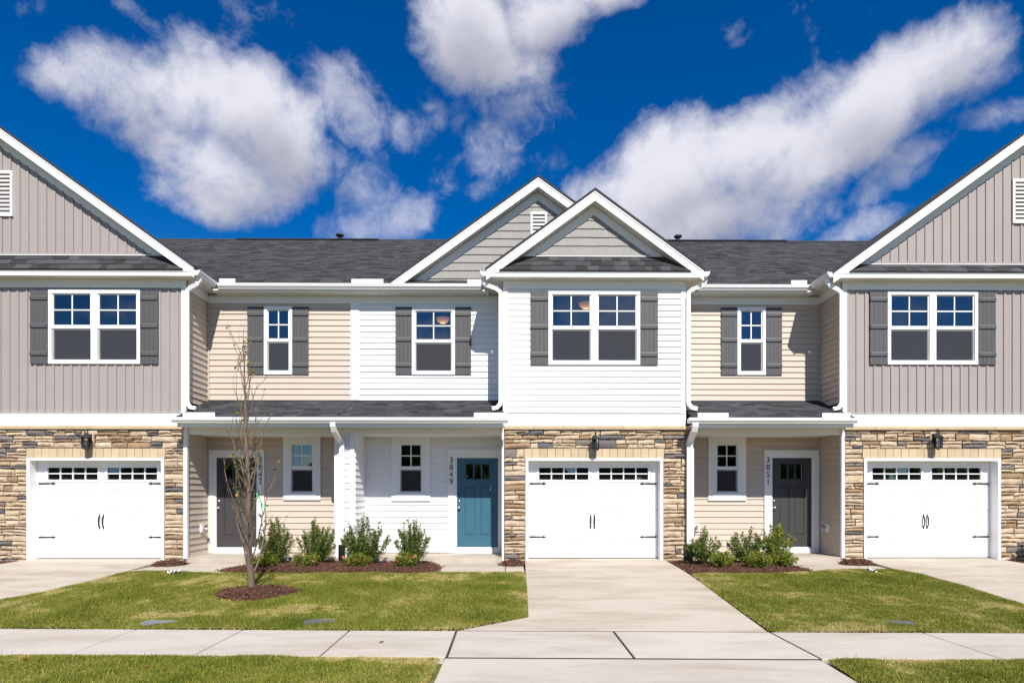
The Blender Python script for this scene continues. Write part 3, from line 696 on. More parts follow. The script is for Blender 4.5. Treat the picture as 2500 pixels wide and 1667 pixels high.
        for r in range(pent_rows):
            s0, s1 = Ls * r / pent_rows * .96, Ls * (r + 1.25) / pent_rows * .96; s1 = min(s1, Ls * .99); z0 = za + sz * s0; half = (apex - .26 - z0) / m
            lo, hi = cx - half, cx + half
            if xlim: lo, hi = max(lo, xlim[0]), min(hi, xlim[1])
            x = lo - rng.uniform(0, .3)
            while x < hi:
                w = rng.uniform(.12, .36); a, b = max(x, lo), min(x + w, hi); x += w
                if b - a < .02: continue
                th = rng.choice((.006, .012)); vv = []
                for (s, h) in ((s0, .001), (s0, .006 + th), (s1, .004), (s1, .001)):
                    for xx in (a + .001, b - .001): vv.append((xx, ya + sy * s - sz * h, za + sz * s + sy * h))
                part('shingle', MB().add(vv, [(0, 1, 3, 2), (2, 3, 5, 4), (4, 5, 7, 6), (0, 2, 4, 6), (1, 7, 5, 3)]), 'shingle_piece', po)
        part('flashing', MB().box(cx - hb, cx + hb, yw - .045, yw - .002, zb - .028, zb - .012), 'white_metal', parent)
    return zt
def glass_sash(win, x0, x1, z0, z1, y, lites, glass='window_glass'):
    nx, nz = lites; w = (x1 - x0) / nx; h = (z1 - z0) / nz
    for i in range(nx):
        for k in range(nz):
            tx, tz = nr.normal(0, .0012), nr.normal(0, .0012); a, b, c, d = x0 + i * w, x0 + (i + 1) * w, z0 + k * h, z0 + (k + 1) * h
            v = [(a, y - tx, c), (b, y + tx, c), (b, y + tx + tz, d), (a, y - tx + tz, d)]; v += [(p, q + .005, r) for (p, q, r) in v]
            part('pane', MB().add(v, [(0, 1, 2, 3), (7, 6, 5, 4), (0, 4, 5, 1), (1, 5, 6, 2), (2, 6, 7, 3), (3, 7, 4, 0)]), glass, win)
def window(parent, x0, x1, z0, z1, plane, units=1, casing=0.0, screen=True, room=(2.6, 'room_shade'), zc=None):
    """double-hung vinyl window unit; x0..z1 outer frame; upper sash two by two, screened lower sash"""
    F = .068; y0 = plane - .045; fr = MB(); yb = plane + .06
    fr.box(x0, x1, y0, yb, z1 - F, z1).box(x0, x1, y0 - .004, yb, z0, z0 + F).box(x0, x0 + F, y0, yb, z0 + F, z1 - F).box(x1 - F, x1, y0, yb, z0 + F, z1 - F)
    spans = [(x0 + F, x1 - F)]
    if units == 2:
        c = (x0 + x1) / 2; fr.box(c - .07, c + .07, y0, yb, z0 + F, z1 - F); spans = [(x0 + F, c - .07), (c + .07, x1 - F)]
    win = part('window', fr, 'white_trim', parent); zm = z0 + (z1 - z0) * .505
    if casing:
        cs = MB(); k = casing; yc = plane - .05
        cs.box(x0 - k, x1 + k, yc, plane, z1, z1 + k).box(x0 - k, x1 + k, yc, plane, z0 - k, z0).box(x0 - k, x0, yc, plane, z0, z1).box(x1, x1 + k, yc, plane, z0, z1)
        part('casing', cs, 'white_trim', win)
        part('sill', MB().box(x0 - .02, x1 + .02, yc - .012, yc, z0 - .025, z0 + .012), 'white_trim', win)
    for (a, b) in spans:
        s = .026; mb = MB(); yu = plane - .018
        mb.box(a, a + s, yu, yu + .04, zm + .035, z1 - F).box(b - s, b, yu, yu + .04, zm + .035, z1 - F).box(a + s, b - s, yu, yu + .04, z1 - F - s, z1 - F)
        mb.box(a, b, yu - .012, yu + .045, zm - .035, zm + .035); part('upper_sash', mb, 'white_trim', win)
        gx0, gx1, gz0_, gz1_ = a + s, b - s, zm + .035, z1 - F - s
        glass_sash(win, gx0, gx1, gz0_, gz1_, yu + .022, (2, 2))
        mu = MB(); cxm = (gx0 + gx1) / 2; czm = (gz0_ + gz1_) / 2
        mu.box(cxm - .012, cxm + .012, yu + .010, yu + .02, gz0_, gz1_).box(gx0, cxm - .012, yu + .010, yu + .02, czm - .012, czm + .012).box(cxm + .012, gx1, yu + .010, yu + .02, czm - .012, czm + .012)
        part('muntin', mu, 'white_trim', win)
        yl = plane + .012; ls = MB(); ls.box(a, a + .03, yl, yl + .04, z0 + F, zm - .035).box(b - .03, b, yl, yl + .04, z0 + F, zm - .035).box(a + .03, b - .03, yl, yl + .04, z0 + F, z0 + F + .035)
        part('lower_sash', ls, 'white_trim', win)
        glass_sash(win, a + .03, b - .03, z0 + F + .035, zm - .035, yl + .02, (1, 1))
        if screen:
            ys = plane - .012; sf = MB(); q = .014; za, zb = z0 + F + .012, zm - .045; ax, bx = a + .008, b - .008
            sf.box(ax, ax + q, ys, ys + .01, za, zb).box(bx - q, bx, ys, ys + .01, za, zb).box(ax + q, bx - q, ys, ys + .01, za, za + q).box(ax + q, bx - q, ys, ys + .01, zb - q, zb); part('screen_frame', sf, 'screen_frame', win)
            part('insect_screen', MB().box(ax + q, bx - q, ys + .004, ys + .006, za + q, zb - q), 'insect_screen', win)
    D, rm = room; e = .35; yi = plane + .121; zc = zc or z1 + .15; a, b, c, d = x0 - e, x1 + e, z0 - .75, zc
    rb = MB(); v = [(a, yi, c), (b, yi, c), (b, yi + D, c), (a, yi + D, c), (a, yi, d), (b, yi, d), (b, yi + D, d), (a, yi + D, d)]
    rb.add(v, [(0, 1, 2, 3), (7, 6, 5, 4), (1, 5, 6, 2), (2, 6, 7, 3), (3, 7, 4, 0)])
    for (p, q, r, t) in minus(a, b, c, d, [(x0 + .03, x1 - .03, z0 + .03, z1 - .03)]): rb.add([(p, yi, r), (q, yi, r), (q, yi, t), (p, yi, t)], [(0, 1, 2, 3)])
    part('room', rb, rm, win)
    return win
def shutter(parent, x0, x1, z0, z1, plane):
    sh = part('shutter', MB().box(x0 + .004, x1 - .004, plane - .028, plane - .024 + .02, z0, z1), 'shutter_grey', parent); n = 4; w = (x1 - x0) / n
    for i in range(n): part('plank', MB().box(x0 + i * w + .002, x0 + (i + 1) * w - .002, plane - .046, plane - .028, z0 + .001, z1 - .001), 'shutter_grey', sh)
    H = z1 - z0
    for f in (.10, .478, .855):
        z = z1 - H * f - .045; b = MB().prism([(plane - .047, z), (plane - .068, z), (plane - .068, z + .062), (plane - .06, z + .085), (plane - .047, z + .09)], 'x', x0 + .003, x1 - .003); part('batten', b, 'shutter_grey', sh)
        for xx in (x0 + .03, x1 - .03): part('screw_head', MB().box(xx - .006, xx + .006, plane - .071, plane - .068, z + .03, z + .042), 'black_iron', sh)
def digits(parent, text, x, ztop, y):
    for i, ch in enumerate(text):
        cu = bpy.data.curves.new('digit', 'FONT'); cu.body = ch; cu.size = .188; cu.align_x = 'CENTER'; cu.extrude = .004; cu.offset = 0.0
        tmp = bpy.data.objects.new('tmp', cu); col.objects.link(tmp); bpy.context.view_layer.update()
        me = bpy.data.meshes.new_from_object(tmp); bpy.data.objects.remove(tmp); me.materials.append(MATS['black_iron'])
        v = np.empty(len(me.vertices) * 3); me.vertices.foreach_get('co', v); v = v.reshape(-1, 3)
        me.vertices.foreach_set('co', np.stack([v[:, 0] + x, y - v[:, 2], v[:, 1] + ztop - .135 - i * .166], -1).ravel()); me.update()
        d = link('house_number', me, parent); d['label'] = 'black digit %s of the house number' % ch
def front_door(parent, x0, x1, z0, z1, plane, mat, cas, knob_left=True):
    """six-lite craftsman door with two tall panels; cas = outer casing (xa, xb, top)"""
    yd = plane - .01; s = MB(); W, H = x1 - x0, z1 - z0; gx0, gx1, gz0_, gz1_ = x0 + W * .22, x1 - W * .22, z1 - H * .235, z1 - H * .065
    pl = (x0 + W * .175, x0 + W * .445, z0 + H * .13, z0 + H * .68); pr_ = (x0 + W * .565, x0 + W * .82, z0 + H * .13, z0 + H * .68)
    for (a, b, c, d) in minus(x0, x1, z0, z1, [(gx0, gx1, gz0_, gz1_), pl, pr_]): s.box(a, b, yd, yd + .045, c, d)
    d = part('front_door', s, mat, parent)
    for (a, b, c, e) in (pl, pr_):
        p = MB(); k = .035; y = yd + .014; p.box(a, b, y, yd + .03, c, e)
        v = [(a + k * .45, y, c + k * .45), (b - k * .45, y, c + k * .45), (b - k * .45, y, e - k * .45), (a + k * .45, y, e - k * .45), (a + k, y - .012, c + k), (b - k, y - .012, c + k), (b - k, y - .012, e - k), (a + k, y - .012, e - k)]
        p.add(v, [(0, 1, 5, 4), (1, 2, 6, 5), (2, 3, 7, 6), (3, 0, 4, 7), (4, 5, 6, 7)]); part('panel', p, mat, d)
    gf = MB(); k = .022; gf.box(gx0 - k, gx1 + k, yd - .010, yd, gz1_, gz1_ + k).box(gx0 - k, gx1 + k, yd - .010, yd, gz0_ - k, gz0_).box(gx0 - k, gx0, yd - .010, yd, gz0_, gz1_).box(gx1, gx1 + k, yd - .010, yd, gz0_, gz1_)
    w3 = (gx1 - gx0) / 3
    for i in (1, 2): gf.box(gx0 + i * w3 - .014, gx0 + i * w3 + .014, yd - .006, yd + .02, gz0_, gz1_)
    part('glazing_bar', gf, mat, d)
    for i in range(3): glass_sash(d, gx0 + i * w3 + .014, gx0 + (i + 1) * w3 - .014, gz0_, gz1_, yd + .02, (1, 1), 'door_glass')
    part('dark_hall', MB().add([(gx0 - .02, yd + .3, gz0_ - .02), (gx1 + .02, yd + .3, gz0_ - .02), (gx1 + .02, yd + .3, gz1_ + .02), (gx0 - .02, yd + .3, gz1_ + .02), (gx0 - .02, yd + .046, gz0_ - .02), (gx1 + .02, yd + .046, gz0_ - .02), (gx1 + .02, yd + .046, gz1_ + .02), (gx0 - .02, yd + .046, gz1_ + .02)], [(0, 1, 2, 3), (0, 4, 5, 1), (1, 5, 6, 2), (2, 6, 7, 3), (3, 7, 4, 0)]), 'room_shade', d)
    kx = x0 + .05 if knob_left else x1 - .05
    for (zz, r, nm) in ((z0 + H * .515, .026, 'deadbolt'), (z0 + H * .44, .030, 'door_knob')):
        k = MB(); prof = [(r * 1.15, 0), (r * 1.15, .008), (r * .5, .012), (r * .5, .03), (r * .95, .04), (r, .055), (r * .6, .068)] if nm == 'door_knob' else [(r, 0), (r, .012), (r * .7, .018), (r * .4, .022)]
        k.lathe([(p, q) for p, q in prof], (0, 0, 0), 14); k.v = [(kx + a, yd - c, zz + b) for (a, b, c) in k.v]; part(nm, k, 'nickel', d, True)
    xa, xb, zt = cas; c = MB(); yc = plane - .055; j = .035
    c.box(xa, xb, yc, plane, z1 + j, zt).box(xa, x0 - j, yc, plane, .06, z1 + j)
    if xb > x1 + j: c.box(x1 + j, xb, yc, plane, .06, z1 + j)
    part('door_casing', c, 'white_trim', parent)
    jb = MB(); yj = plane - .04; jb.box(x0 - j, x0, yj, plane + .02, .06, z1 + j).box(x1, x1 + j, yj, plane + .02, .06, z1 + j).box(x0, x1, yj, plane + .02, z1, z1 + j); part('door_jamb', jb, 'white_trim', parent)
    part('threshold', MB().prism([(plane - .09, .056), (plane + .02, .056), (plane + .02, z0 - .002), (plane - .03, z0 - .002), (plane - .09, z0 - .045)], 'x', x0 - j, x1 + j), 'white_trim', parent)
def garage_door(parent, x0, x1, H, y, ytrim, zt=0.0):
    """four-section carriage door, frame, glazing, strap hinges, handles"""
    fr = MB(); F = .058
    fr.box(x0 - F, x0, ytrim, y + .03, zt + .01, H + F).box(x1, x1 + F, ytrim, y + .03, zt + .01, H + F).box(x0, x1, ytrim, y + .03, H, H + F); part('garage_frame', fr, 'white_trim', parent)
    W = x1 - x0; hs = H / 4; door = part('garage_door', MB().box(x0 + .004, x1 - .004, y + .03, y + .05, zt + .045, H), 'garage_white', parent)
    glaz = []
    for c in (.275, .735): glaz.append((x0 + W * c - .53, x0 + W * c + .53, H - hs * .755, H - hs * .265))
    cols = [(.19, .715), (.79, 1.315), (1.495, 2.025), (2.09, 2.625)]; k = W / 2.80
    for i in range(4):
        za, zb = i * hs + (.03 if i == 0 else .003), (i + 1) * hs - .006; s = MB(); cut = []
        if i == 3: cut = glaz
        else: cut = [(x0 + a * k, x0 + b * k, za + hs * .17, zb - hs * .17) for a, b in cols]
        for (a, b, c, d) in minus(x0 + .003, x1 - .003, za, zb, cut): s.box(a, b, y, y + .03, c, d)
        sec = part('door_section', s, 'garage_white', door)
        if i < 3:
            for (a, b, c, d) in cut:
                p = MB(); n = 4; w = (b - a) / n
                for q in range(n): p.box(a + q * w + (.002 if q else .010), a + (q + 1) * w - (.002 if q < n - 1 else .010), y + .0035, y + .029, c + .010, d - .010)
                part('door_panel', p, 'garage_white', door)
    for (a, b, c, d) in glaz:
        g_ = MB(); q = .05; yo = y - .014
        for r in ((a - q, b + q, d, d + q), (a - q, b + q, c - q, c), (a - q, a, c, d), (b, b + q, c, d)): g_.box(r[0], r[1], yo, y, r[2], r[3])
        for i in range(1, 4): g_.box(a + (b - a) * i / 4 - .012, a + (b - a) * i / 4 + .012, y - .008, y + .012, c, d)
        for i in range(4): g_.box(a + (b - a) * i / 4 + .012, a + (b - a) * (i + 1) / 4 - .012, y - .008, y + .012, (c + d) / 2 - .010, (c + d) / 2 + .010)
        part('glazing_frame', g_, 'garage_white', door); glass_sash(door, a, b, c, d, y + .014, (4, 2))
        part('shade_sheet', MB().box(a - .02, b + .02, y + .0285, y + .0295, c - .02, d + .02), 'garage_shade', door)  # dark sheet close behind the panes, painted as the garage's inner shade
    for zz in (H - hs + .045, hs - .05):
        for (xa, s) in ((x0 + .03, 1), (x1 - .03, -1)):
            h = MB(); L = .37; pts = [(0, -.020), (L * .78, -.011), (L * .80, -.026), (L * .88, -.016), (L, 0), (L * .88, .016), (L * .80, .026), (L * .78, .011), (0, .020)]
            pts = [(xa + s * u, zz + v) for u, v in pts]; h.prism(pts if s > 0 else pts[::-1], 'y', y - .012, y - .0005); part('strap_hinge', h, 'black_iron', door)
    for xx in (x0 + W * .482, x0 + W * .511):
        h = MB(); zc = hs * 1.53
        h.tube([(xx, y - .01, zc + .115), (xx, y - .045, zc + .085), (xx, y - .052, zc), (xx, y - .045, zc - .085), (xx, y - .01, zc - .115)], [.012, .015, .013, .011, .010], 8)
        for s in (1, -1):
            u = [(0, .165), (.016, .135), (.008, .128), (.019, .11), (.010, .09), (-.010, .09), (-.019, .11), (-.008, .128), (-.016, .135)]; pts = [(xx + a, zc + s * b) for a, b in u]
            h.prism(pts[::-1] if s > 0 else pts, 'y', y - .012, y - .0005)
        part('pull_handle', h, 'black_iron', door)
    part('bottom_seal', MB().box(x0 + .004, x1 - .004, y + .002, y + .04, zt + .013, zt + .03), 'plastic_black', door)
def wing_front(house, side_x, sgn, x0, x1, mat_up, style, win, garage, stone_x, e=.128):
    """gabled wing front from ground to eaves"""
    gx0, gx1 = garage; GT = 2.10; hx0, hx1 = gx0 - .085, gx1 + .085
    # stone lower storey
    sx0, sx1 = stone_x
    wl = backing('stone_veneer', house, 'shaded_mortar', sx0, sx1, -.16, 2.764, FY - .045, FY + .06, [(gx0 - .055, gx1 + .055, -.2, GT + .055)])
    stone_field(wl, 0, 0, 0, 0, FY - .045, [(sx0, hx0, GT + .055 - 2.24, GT + .055 + .205), (hx1, sx1, -.09, GT + .055 + .205), (sx0, sx1, GT + .055 + .205, 2.752)] if False else
                [(sx0, gx0 - .058, -.135, GT + .058), (gx1 + .058, sx1, -.135, GT + .058), (sx0, hx0, GT + .058, GT + .263), (hx1, sx1, GT + .058, GT + .263), (sx0, sx1, GT + .263, 2.755)])
    n = 18; w = (hx1 - hx0) / n
    for i in range(n):
        b = MB(); d = rng.uniform(.034, .042); b.box(hx0 + i * w + .004, hx0 + (i + 1) * w - .004, FY - .045 - d, FY - .045, GT + .064, GT + .258); part('header_block', b, 'header_stone', wl)
    x = sx0
    while x < sx1 - .01:
        w = min(rng.uniform(.62, .65), sx1 - x); w = sx1 - x if sx1 - x - w < .2 else w
        b = MB().prism([(FY - .05, 2.758), (FY - .125, 2.762), (FY - .13, 2.815), (FY - .10, 2.838), (FY - .03, 2.846), (FY - .03, 2.758)], 'x', x + .003, x + w - .003); part('cap_stone', b, 'header_stone', wl); x += w
    garage_door(house, gx0, gx1, GT, FY + .13, FY - .105, -.012)
    # band board, upper wall
    part('band_board', MB().box(x0 - .01, x1 + .01, FY - .035, FY + .1, 2.85, 3.112), 'white_trim', house)
    part('drip_cap', MB().prism([(FY - .05, 3.112), (FY + .02, 3.112), (FY + .02, 3.128), (FY - .05, 3.118)], 'x', x0 - .01, x1 + .01), 'white_trim', house)
    hole = [(win[0] + .025, win[1] - .025, win[2] + .025, win[3] - .025)]
    uw = backing('upper_wall', house, mat_up, x0 + .005, x1 - .005, 3.128, 6.02, FY, FY + .12, hole)
    if style == 'batten': batten_wall(uw, mat_up, x0 + (.02 if sgn < 0 else .095), x1 - (.095 if sgn < 0 else .02) if sgn else x1 - .1, 3.13, 5.765, FY, .187, hole, .06)
    else: lap_wall(uw, mat_up, x0 + .085, x1 - .085, 3.135, 5.76, 'front', FY, e, hole)
    part('frieze_board', MB().box(x0 + .003, x1 - .003, FY - .03, FY - .001, 5.76, 5.938), 'white_trim', house)
    for xx in ([x1 - .09] if sgn < 0 else [x0] if sgn > 0 else [x0, x1 - .09]): part('corner_trim', MB().box(xx - .004, xx + .094, FY - .034, FY + .06, 3.112, 5.758), 'white_trim', house)
    window(house, *win, FY, 2, zc=5.86); s = .375
    shutter(house, win[0] - s - .006, win[0] - .006, win[2] - .005, win[3] - .01, FY); shutter(house, win[1] + .006, win[1] + s + .006, win[2] - .005, win[3] - .01, FY)
def eave_return(house, cx, xe, y0=13.53, zs=5.935, x_lim=None):
    a, b = cx - xe, cx + xe
    part('fascia', MB().box(a, b, y0 + .004, y0 + .032, zs, zs + .105), 'white_trim', house)
    part('fascia_trim', MB().box(a + .02, b - .02, y0 - .008, y0 + .004, zs + .085, zs + .112), 'white_trim', house)
    soffit_boards(house, a + .02, b - .02, y0 + .032, FY, zs + .004, .14)
def side_eave(house, xe, wall_x, ya, yb, zs=5.935):
    """level eave along the side of a wing: fascia, gutter, soffit"""
    s = 1 if xe > wall_x else -1
    part('fascia', MB().box(min(xe, xe - s * .028), max(xe, xe - s * .028), ya + .034, yb, zs, zs + .12), 'white_trim', house)
    soffit_boards(house, min(wall_x, xe - s * .03), max(wall_x, xe - s * .03), FY + .002, BY, zs + .004, .14, 'y')
    gutter(house, 'y', ya - .005, yb, xe + s * .001, zs + .015, s)
def side_wall(house, x, face, mat, z0, z1, y0=FY, y1=BY, boards=True):
    t = -.1 if face == 'right' else .1
    w = part('side_wall', MB().box(min(x, x + t), max(x, x + t), y0 + .001, y1 + .1, z0, z1), mat, house)
    if boards: lap_wall(w, mat, y0 + .02, y1 - .004, z0 + .005, z1, face, x)
def downspout(house, pts, w=.085, d=.062):
    o = part('downspout', MB().duct(pts, w, d), 'white_metal', house); return o
def porch(house, x0, x1, fx0, fx1, gx0, gx1):
    """shed porch roof on a beam"""
    e, r = (13.30, 2.975), (BY, 3.512)
    rb = MB().prism([(e[0], e[1] - .035), (e[0], e[1] - .003), (r[0], r[1] - .003), (r[0], r[1] - .035)], 'x', fx0 - .01, fx1 + .01); ro = part('porch_roof', rb, 'shingle_plain', house)
    shingle_field('shingles', ro, fx0 - .012, fx1 + .012, e, r, .135, .16, .42)
    part('porch_fascia', MB().box(fx0, fx1, 13.345, 13.372, 2.772, 2.955), 'white_trim', house)
    gutter(house, 'x', gx0, gx1, 13.344, 2.848, -1)
    soffit_boards(house, fx0, fx1, 13.373, FY, 2.818, .12)
    part('porch_beam', MB().box(x0, x1, FY - .02, FY + .14, 2.662, 2.816), 'white_trim', house)
    part('porch_ceiling', MB().box(x0, x1, FY + .14, BY, 2.688, 2.70), 'white_vinyl', house)
    part('roof_flashing', MB().box(x0, x1, BY - .03, BY - .023, 3.508, 3.53), 'shingle_plain', house)
def porch_slab(house, x0, x1): part('porch_slab', MB().box(x0, x1, FY - .05, BY + .05, -.16, .05), 'concrete', house)
def recess_wall(house, mat, x0, x1, lower_holes, upper_holes):
    b = backing('recessed_wall', house, mat, x0, x1, .05, 2.75, BY, BY + .12, lower_holes)
    lap_wall(b, mat, x0, x1, .075, 2.69, 'front', BY, .134, lower_holes)
    u = backing('recessed_wall', house, mat, x0, x1, 3.45, 6.0, BY, BY + .12, upper_holes)
    lap_wall(u, mat, x0, x1, 3.528, 5.725, 'front', BY, .1305, upper_holes)
def main_eave(house, x0, x1, gx0=None, gx1=None, wx0=None, wx1=None):
    wx0 = x0 if wx0 is None else wx0; wx1 = x1 if wx1 is None else wx1
    part('fascia', MB().box(x0, x1, 14.452, 14.48, 5.888, 6.03), 'white_trim', house)
    soffit_boards(house, x0, x1, 14.48, BY, 5.892, .14)
    part('frieze_board', MB().box(wx0, wx1, BY - .034, BY - .001, 5.722, 5.89), 'white_trim', house)
    gutter(house, 'x', gx0 if gx0 is not None else x0, gx1 if gx1 is not None else x1, 14.451, 5.935, -1)
RIDGE = (19.85, 9.175); EAVE = (14.40, 6.045)
def main_roof(house, x0, x1, sx0, sx1):
    r = MB().prism([(EAVE[0], EAVE[1] - .04), (EAVE[0], EAVE[1] - .004), (RIDGE[0], RIDGE[1] - .004), (25.3, EAVE[1] - .004), (25.3, EAVE[1] - .04), (RIDGE[0], RIDGE[1] - .06)], 'x', x0, x1); ro = part('roof', r, 'shingle_plain', house)
    shingle_field('shingles', ro, sx0, sx1, EAVE, RIDGE, .14, .14, .40)
    part('ridge_cap', MB().prism([(RIDGE[0] - .14, RIDGE[1] - .065), (RIDGE[0], RIDGE[1] + .022), (RIDGE[0] + .14, RIDGE[1] - .065)], 'x', x0, x1), 'shingle_plain', ro)
    part('house_body', MB().box(x0 + .01, x1 - .01, BY + 3.2, 24.9, 0, 6.0), 'beige_vinyl', house)
def spigot(house, x, y, z, face):
    """outdoor tap on a white mounting block"""
    m = Matrix.Translation((x, y, z)) @ Matrix.Rotation({'front': 0, 'right': R(90), 'left': R(-90)}[face], 4, 'Z')
    def put(mb): mb.v = [tuple(m @ Vector(p)) for p in mb.v]; return mb
    b = part('tap_block', put(MB().box(-.075, .075, -.035, 0, -.09, .09).box(-.05, .05, -.042, -.035, -.06, .06)), 'white_trim', house)
    part('tap', put(MB().tube([(0, -.04, 0), (0, -.10, 0), (0, -.125, -.02), (0, -.13, -.06)], [.018, .016, .014, .017], 8)), 'nickel', b); part('tap_handle', put(MB().lathe([(.01, 0), (.038, .006), (.038, .018), (.01, .024)], (0, -.10, .022), 10)), 'plastic_black', b)

# ------------------------------------------------------------------ townhouse 3847 (left)
LX, MLX, MRX, RX = -6.79, -.07, 3.82, 7.19          # wing side planes
hA = thing('townhouse', 'townhouse numbered 3847 with taupe batten siding and bare sapling in front, leftmost of the row', 'townhouse', (-8, 13.8, 0), 'townhouses of the terrace', True)
winA = (-9.68, -7.75, 4.147, 5.706)
wing_front(hA, LX, -1, -14.5, LX, 'taupe_vinyl', 'batten', winA, (-10.03, -7.275), (-11.9, LX - .02))
backing('stone_base', hA, 'shaded_mortar', -14.5, -11.9, -.12, 2.85, FY - .06, FY + .06)
gable(hA, -10.72, 4.212, 6.15, .7187, 13.53, FY, 19.6, 6.49, 'taupe_vinyl', 'batten', 6.462, (-10.93, -10.43, 7.257, 8.211), xlim=(-12.2, -6))
eave_return(hA, -10.72, 4.212)
side_eave(hA, -6.508, LX, 13.53, 14.33)
side_wall(hA, LX, 'right', 'beige_vinyl', 3.35, 5.76); side_wall(hA, LX, 'right', 'beige_vinyl', .05, 2.69, FY + .02)
part('frieze_board', MB().box(LX, LX + .03, FY + .06, BY - .034, 5.74, 5.935), 'white_trim', hA)
w_up, w_lo = (-5.50, -4.862, 4.11, 5.652), (-4.955, -4.328, 1.37, 2.60); dA = (-6.576, -5.666, .19, 2.22)
recess_wall(hA, 'beige_vinyl', LX + .004, -3.44, [(w_lo[0] + .02, w_lo[1] - .02, w_lo[2] + .02, w_lo[3] - .02), (dA[0] - .02, dA[1] + .02, 0, dA[3] + .02)], [(w_up[0] + .025, w_up[1] - .025, w_up[2] + .025, w_up[3] - .025)])
part('inside_corner', MB().box(LX + .022, LX + .05, BY - .05, BY - .02, 3.53, 5.72).box(LX + .022, LX + .05, BY - .05, BY - .02, .06, 2.688), 'beige_vinyl', hA)
window(hA, *w_up, BY, 1, zc=5.86); shutter(hA, -5.874, -5.508, 4.105, 5.64, BY); shutter(hA, -4.856, -4.49, 4.105, 5.64, BY)
window(hA, *w_lo, BY, 1, .108)
front_door(hA, *dA, BY, 'door_charcoal', (LX + .055, -5.49, 2.39)); digits(hA, '3847', -5.572, 2.245, BY - .057)
porch(hA, LX - .05, -3.44, -6.755, -3.444, -6.83, -3.44); porch_slab(hA, LX + .006, -3.44)
part('porch_trim', MB().box(LX - .03, LX + .045, FY - .075, FY - .002, .03, 2.815), 'white_trim', hA)
main_eave(hA, -6.54, -3.44, -6.38, -3.44, LX + .03, -3.44); main_roof(hA, -14.6, -3.44, -11.2, -3.44)
part('party_trim', MB().box(-3.54, -3.442, BY - .037, BY - .001, 3.53, 5.722), 'white_trim', hA)
splash(hA, -6.33, -5.98, 14.325, 6.04, .10); splash(hA, -6.58, -5.93, 13.22, 2.955, .10); splash(hA, -3.42 - .0, -2.72, 14.325, 6.04, .10)
downspout(hA, [(-6.446, 13.66, 5.955), (-6.45, 13.66, 5.88), (-6.50, 13.66, 5.80), (-6.66, 13.71, 5.745), (-6.735, 13.735, 5.68), (-6.742, 13.735, 5.6), (-6.742, 13.735, 3.37), (-6.73, 13.735, 3.30), (-6.66, 13.72, 3.215), (-6.55, 13.71, 3.195)])
spigot(hA, LX + .022, 14.42, .64, 'right')
# pillar between the two porches, its downspout and black drain
pil = part('pillar', MB().box(-3.648, -3.23, FY, BY, -.1, 2.69), 'white_vinyl', hA)
lap_wall(pil, 'white_vinyl', -3.56, -3.318, .03, 2.66, 'front', FY, .134); lap_wall(pil, 'white_vinyl', FY + .02, BY - .004, .055, 2.688, 'right', -3.23, .134)
for xx in (-3.65, -3.318): part('corner_trim', MB().box(xx, xx + .09, FY - .04, FY - .002, .02, 2.66), 'white_trim', pil)
ds = downspout(hA, [(-3.552, 13.29, 2.85), (-3.552, 13.29, 2.79), (-3.545, 13.34, 2.70), (-3.50, 13.66, 2.52), (-3.478, 13.72, 2.44), (-3.475, 13.725, 2.36), (-3.475, 13.725, .32)], .105, .075)
dp = MB()
for i in range(11): dp.lathe([(.062, 0), (.072, .006), (.072, .024), (.062, .03)], (-3.475, 13.70, -.02 + i * .032), 12)
part('drain_pipe', dp, 'plastic_black', ds)

# ------------------------------------------------------------------ townhouse 3849 (middle)
hB = thing('townhouse', 'townhouse numbered 3849 with white lap siding, blue door and two stepped gables', 'townhouse', (0, 13.8, 0), 'townhouses of the terrace', True)
wing_front(hB, MLX, 0, MLX, MRX, 'white_vinyl', 'lap', (.896, 2.85, 4.15, 5.713), (.465, 3.268), (-.045, 3.96))
gable(hB, 1.86, 2.283, 6.11, .7316, 13.53, FY, 17.4, 6.50, 'grey_shake', 'shake', 6.472)
eave_return(hB, 1.86, 2.283)
side_eave(hB, -.423, MLX, 13.53, 14.33); side_eave(hB, 4.143, MRX, 13.53, 14.33)
side_wall(hB, MLX, 'left', 'white_vinyl', 3.35, 5.9, boards=False); side_wall(hB, MRX, 'right', 'white_vinyl', 3.35, 5.9, boards=True); side_wall(hB, MLX + .02, 'left', 'white_vinyl', .05, 2.69, boards=False); side_wall(hB, 3.965, 'right', 'beige_vinyl', .05, 2.69, FY + .02)
gable(hB, .717, 3.412, 6.074, .7195, 14.50, BY, 18.7, 6.12, 'grey_shake', 'shake', None, (.55, .925, 7.303, 7.807))
part('pent_roof', MB().prism([(14.43, 6.03), (14.43, 6.045), (BY, 6.13), (BY, 6.10)], 'x', -2.4, 3.9), 'shingle_plain', hB)
w_up, w_lo = (-2.146, -1.17, 4.11, 5.63), (-2.485, -1.86, 1.37, 2.60); dB = (-1.125, -.189, .19, 2.217)
recess_wall(hB, 'white_vinyl', -3.436, MLX, [(w_lo[0] + .02, w_lo[1] - .02, w_lo[2] + .02, w_lo[3] - .02), (dB[0] - .02, dB[1] + .02, 0, dB[3] + .02)], [(w_up[0] + .025, w_up[1] - .025, w_up[2] + .025, w_up[3] - .025)])
window(hB, *w_up, BY, 1, zc=5.86); shutter(hB, -2.52, -2.152, 4.11, 5.645, BY); shutter(hB, -1.164, -.80, 4.11, 5.645, BY)
window(hB, *w_lo, BY, 1, .13)
front_door(hB, *dB, BY, 'door_blue', (-1.328, MLX - .006, 2.41)); digits(hB, '3849', -1.252, 2.245, BY - .057)
porch(hB, -3.438, MLX + .09, -3.438, -.06, -3.44, .035); porch_slab(hB, -3.438, MLX + .01)
part('porch_trim', MB().box(MLX - .025, MLX + .02, FY - .07, FY - .002, -.02, 2.815), 'white_trim', hB)
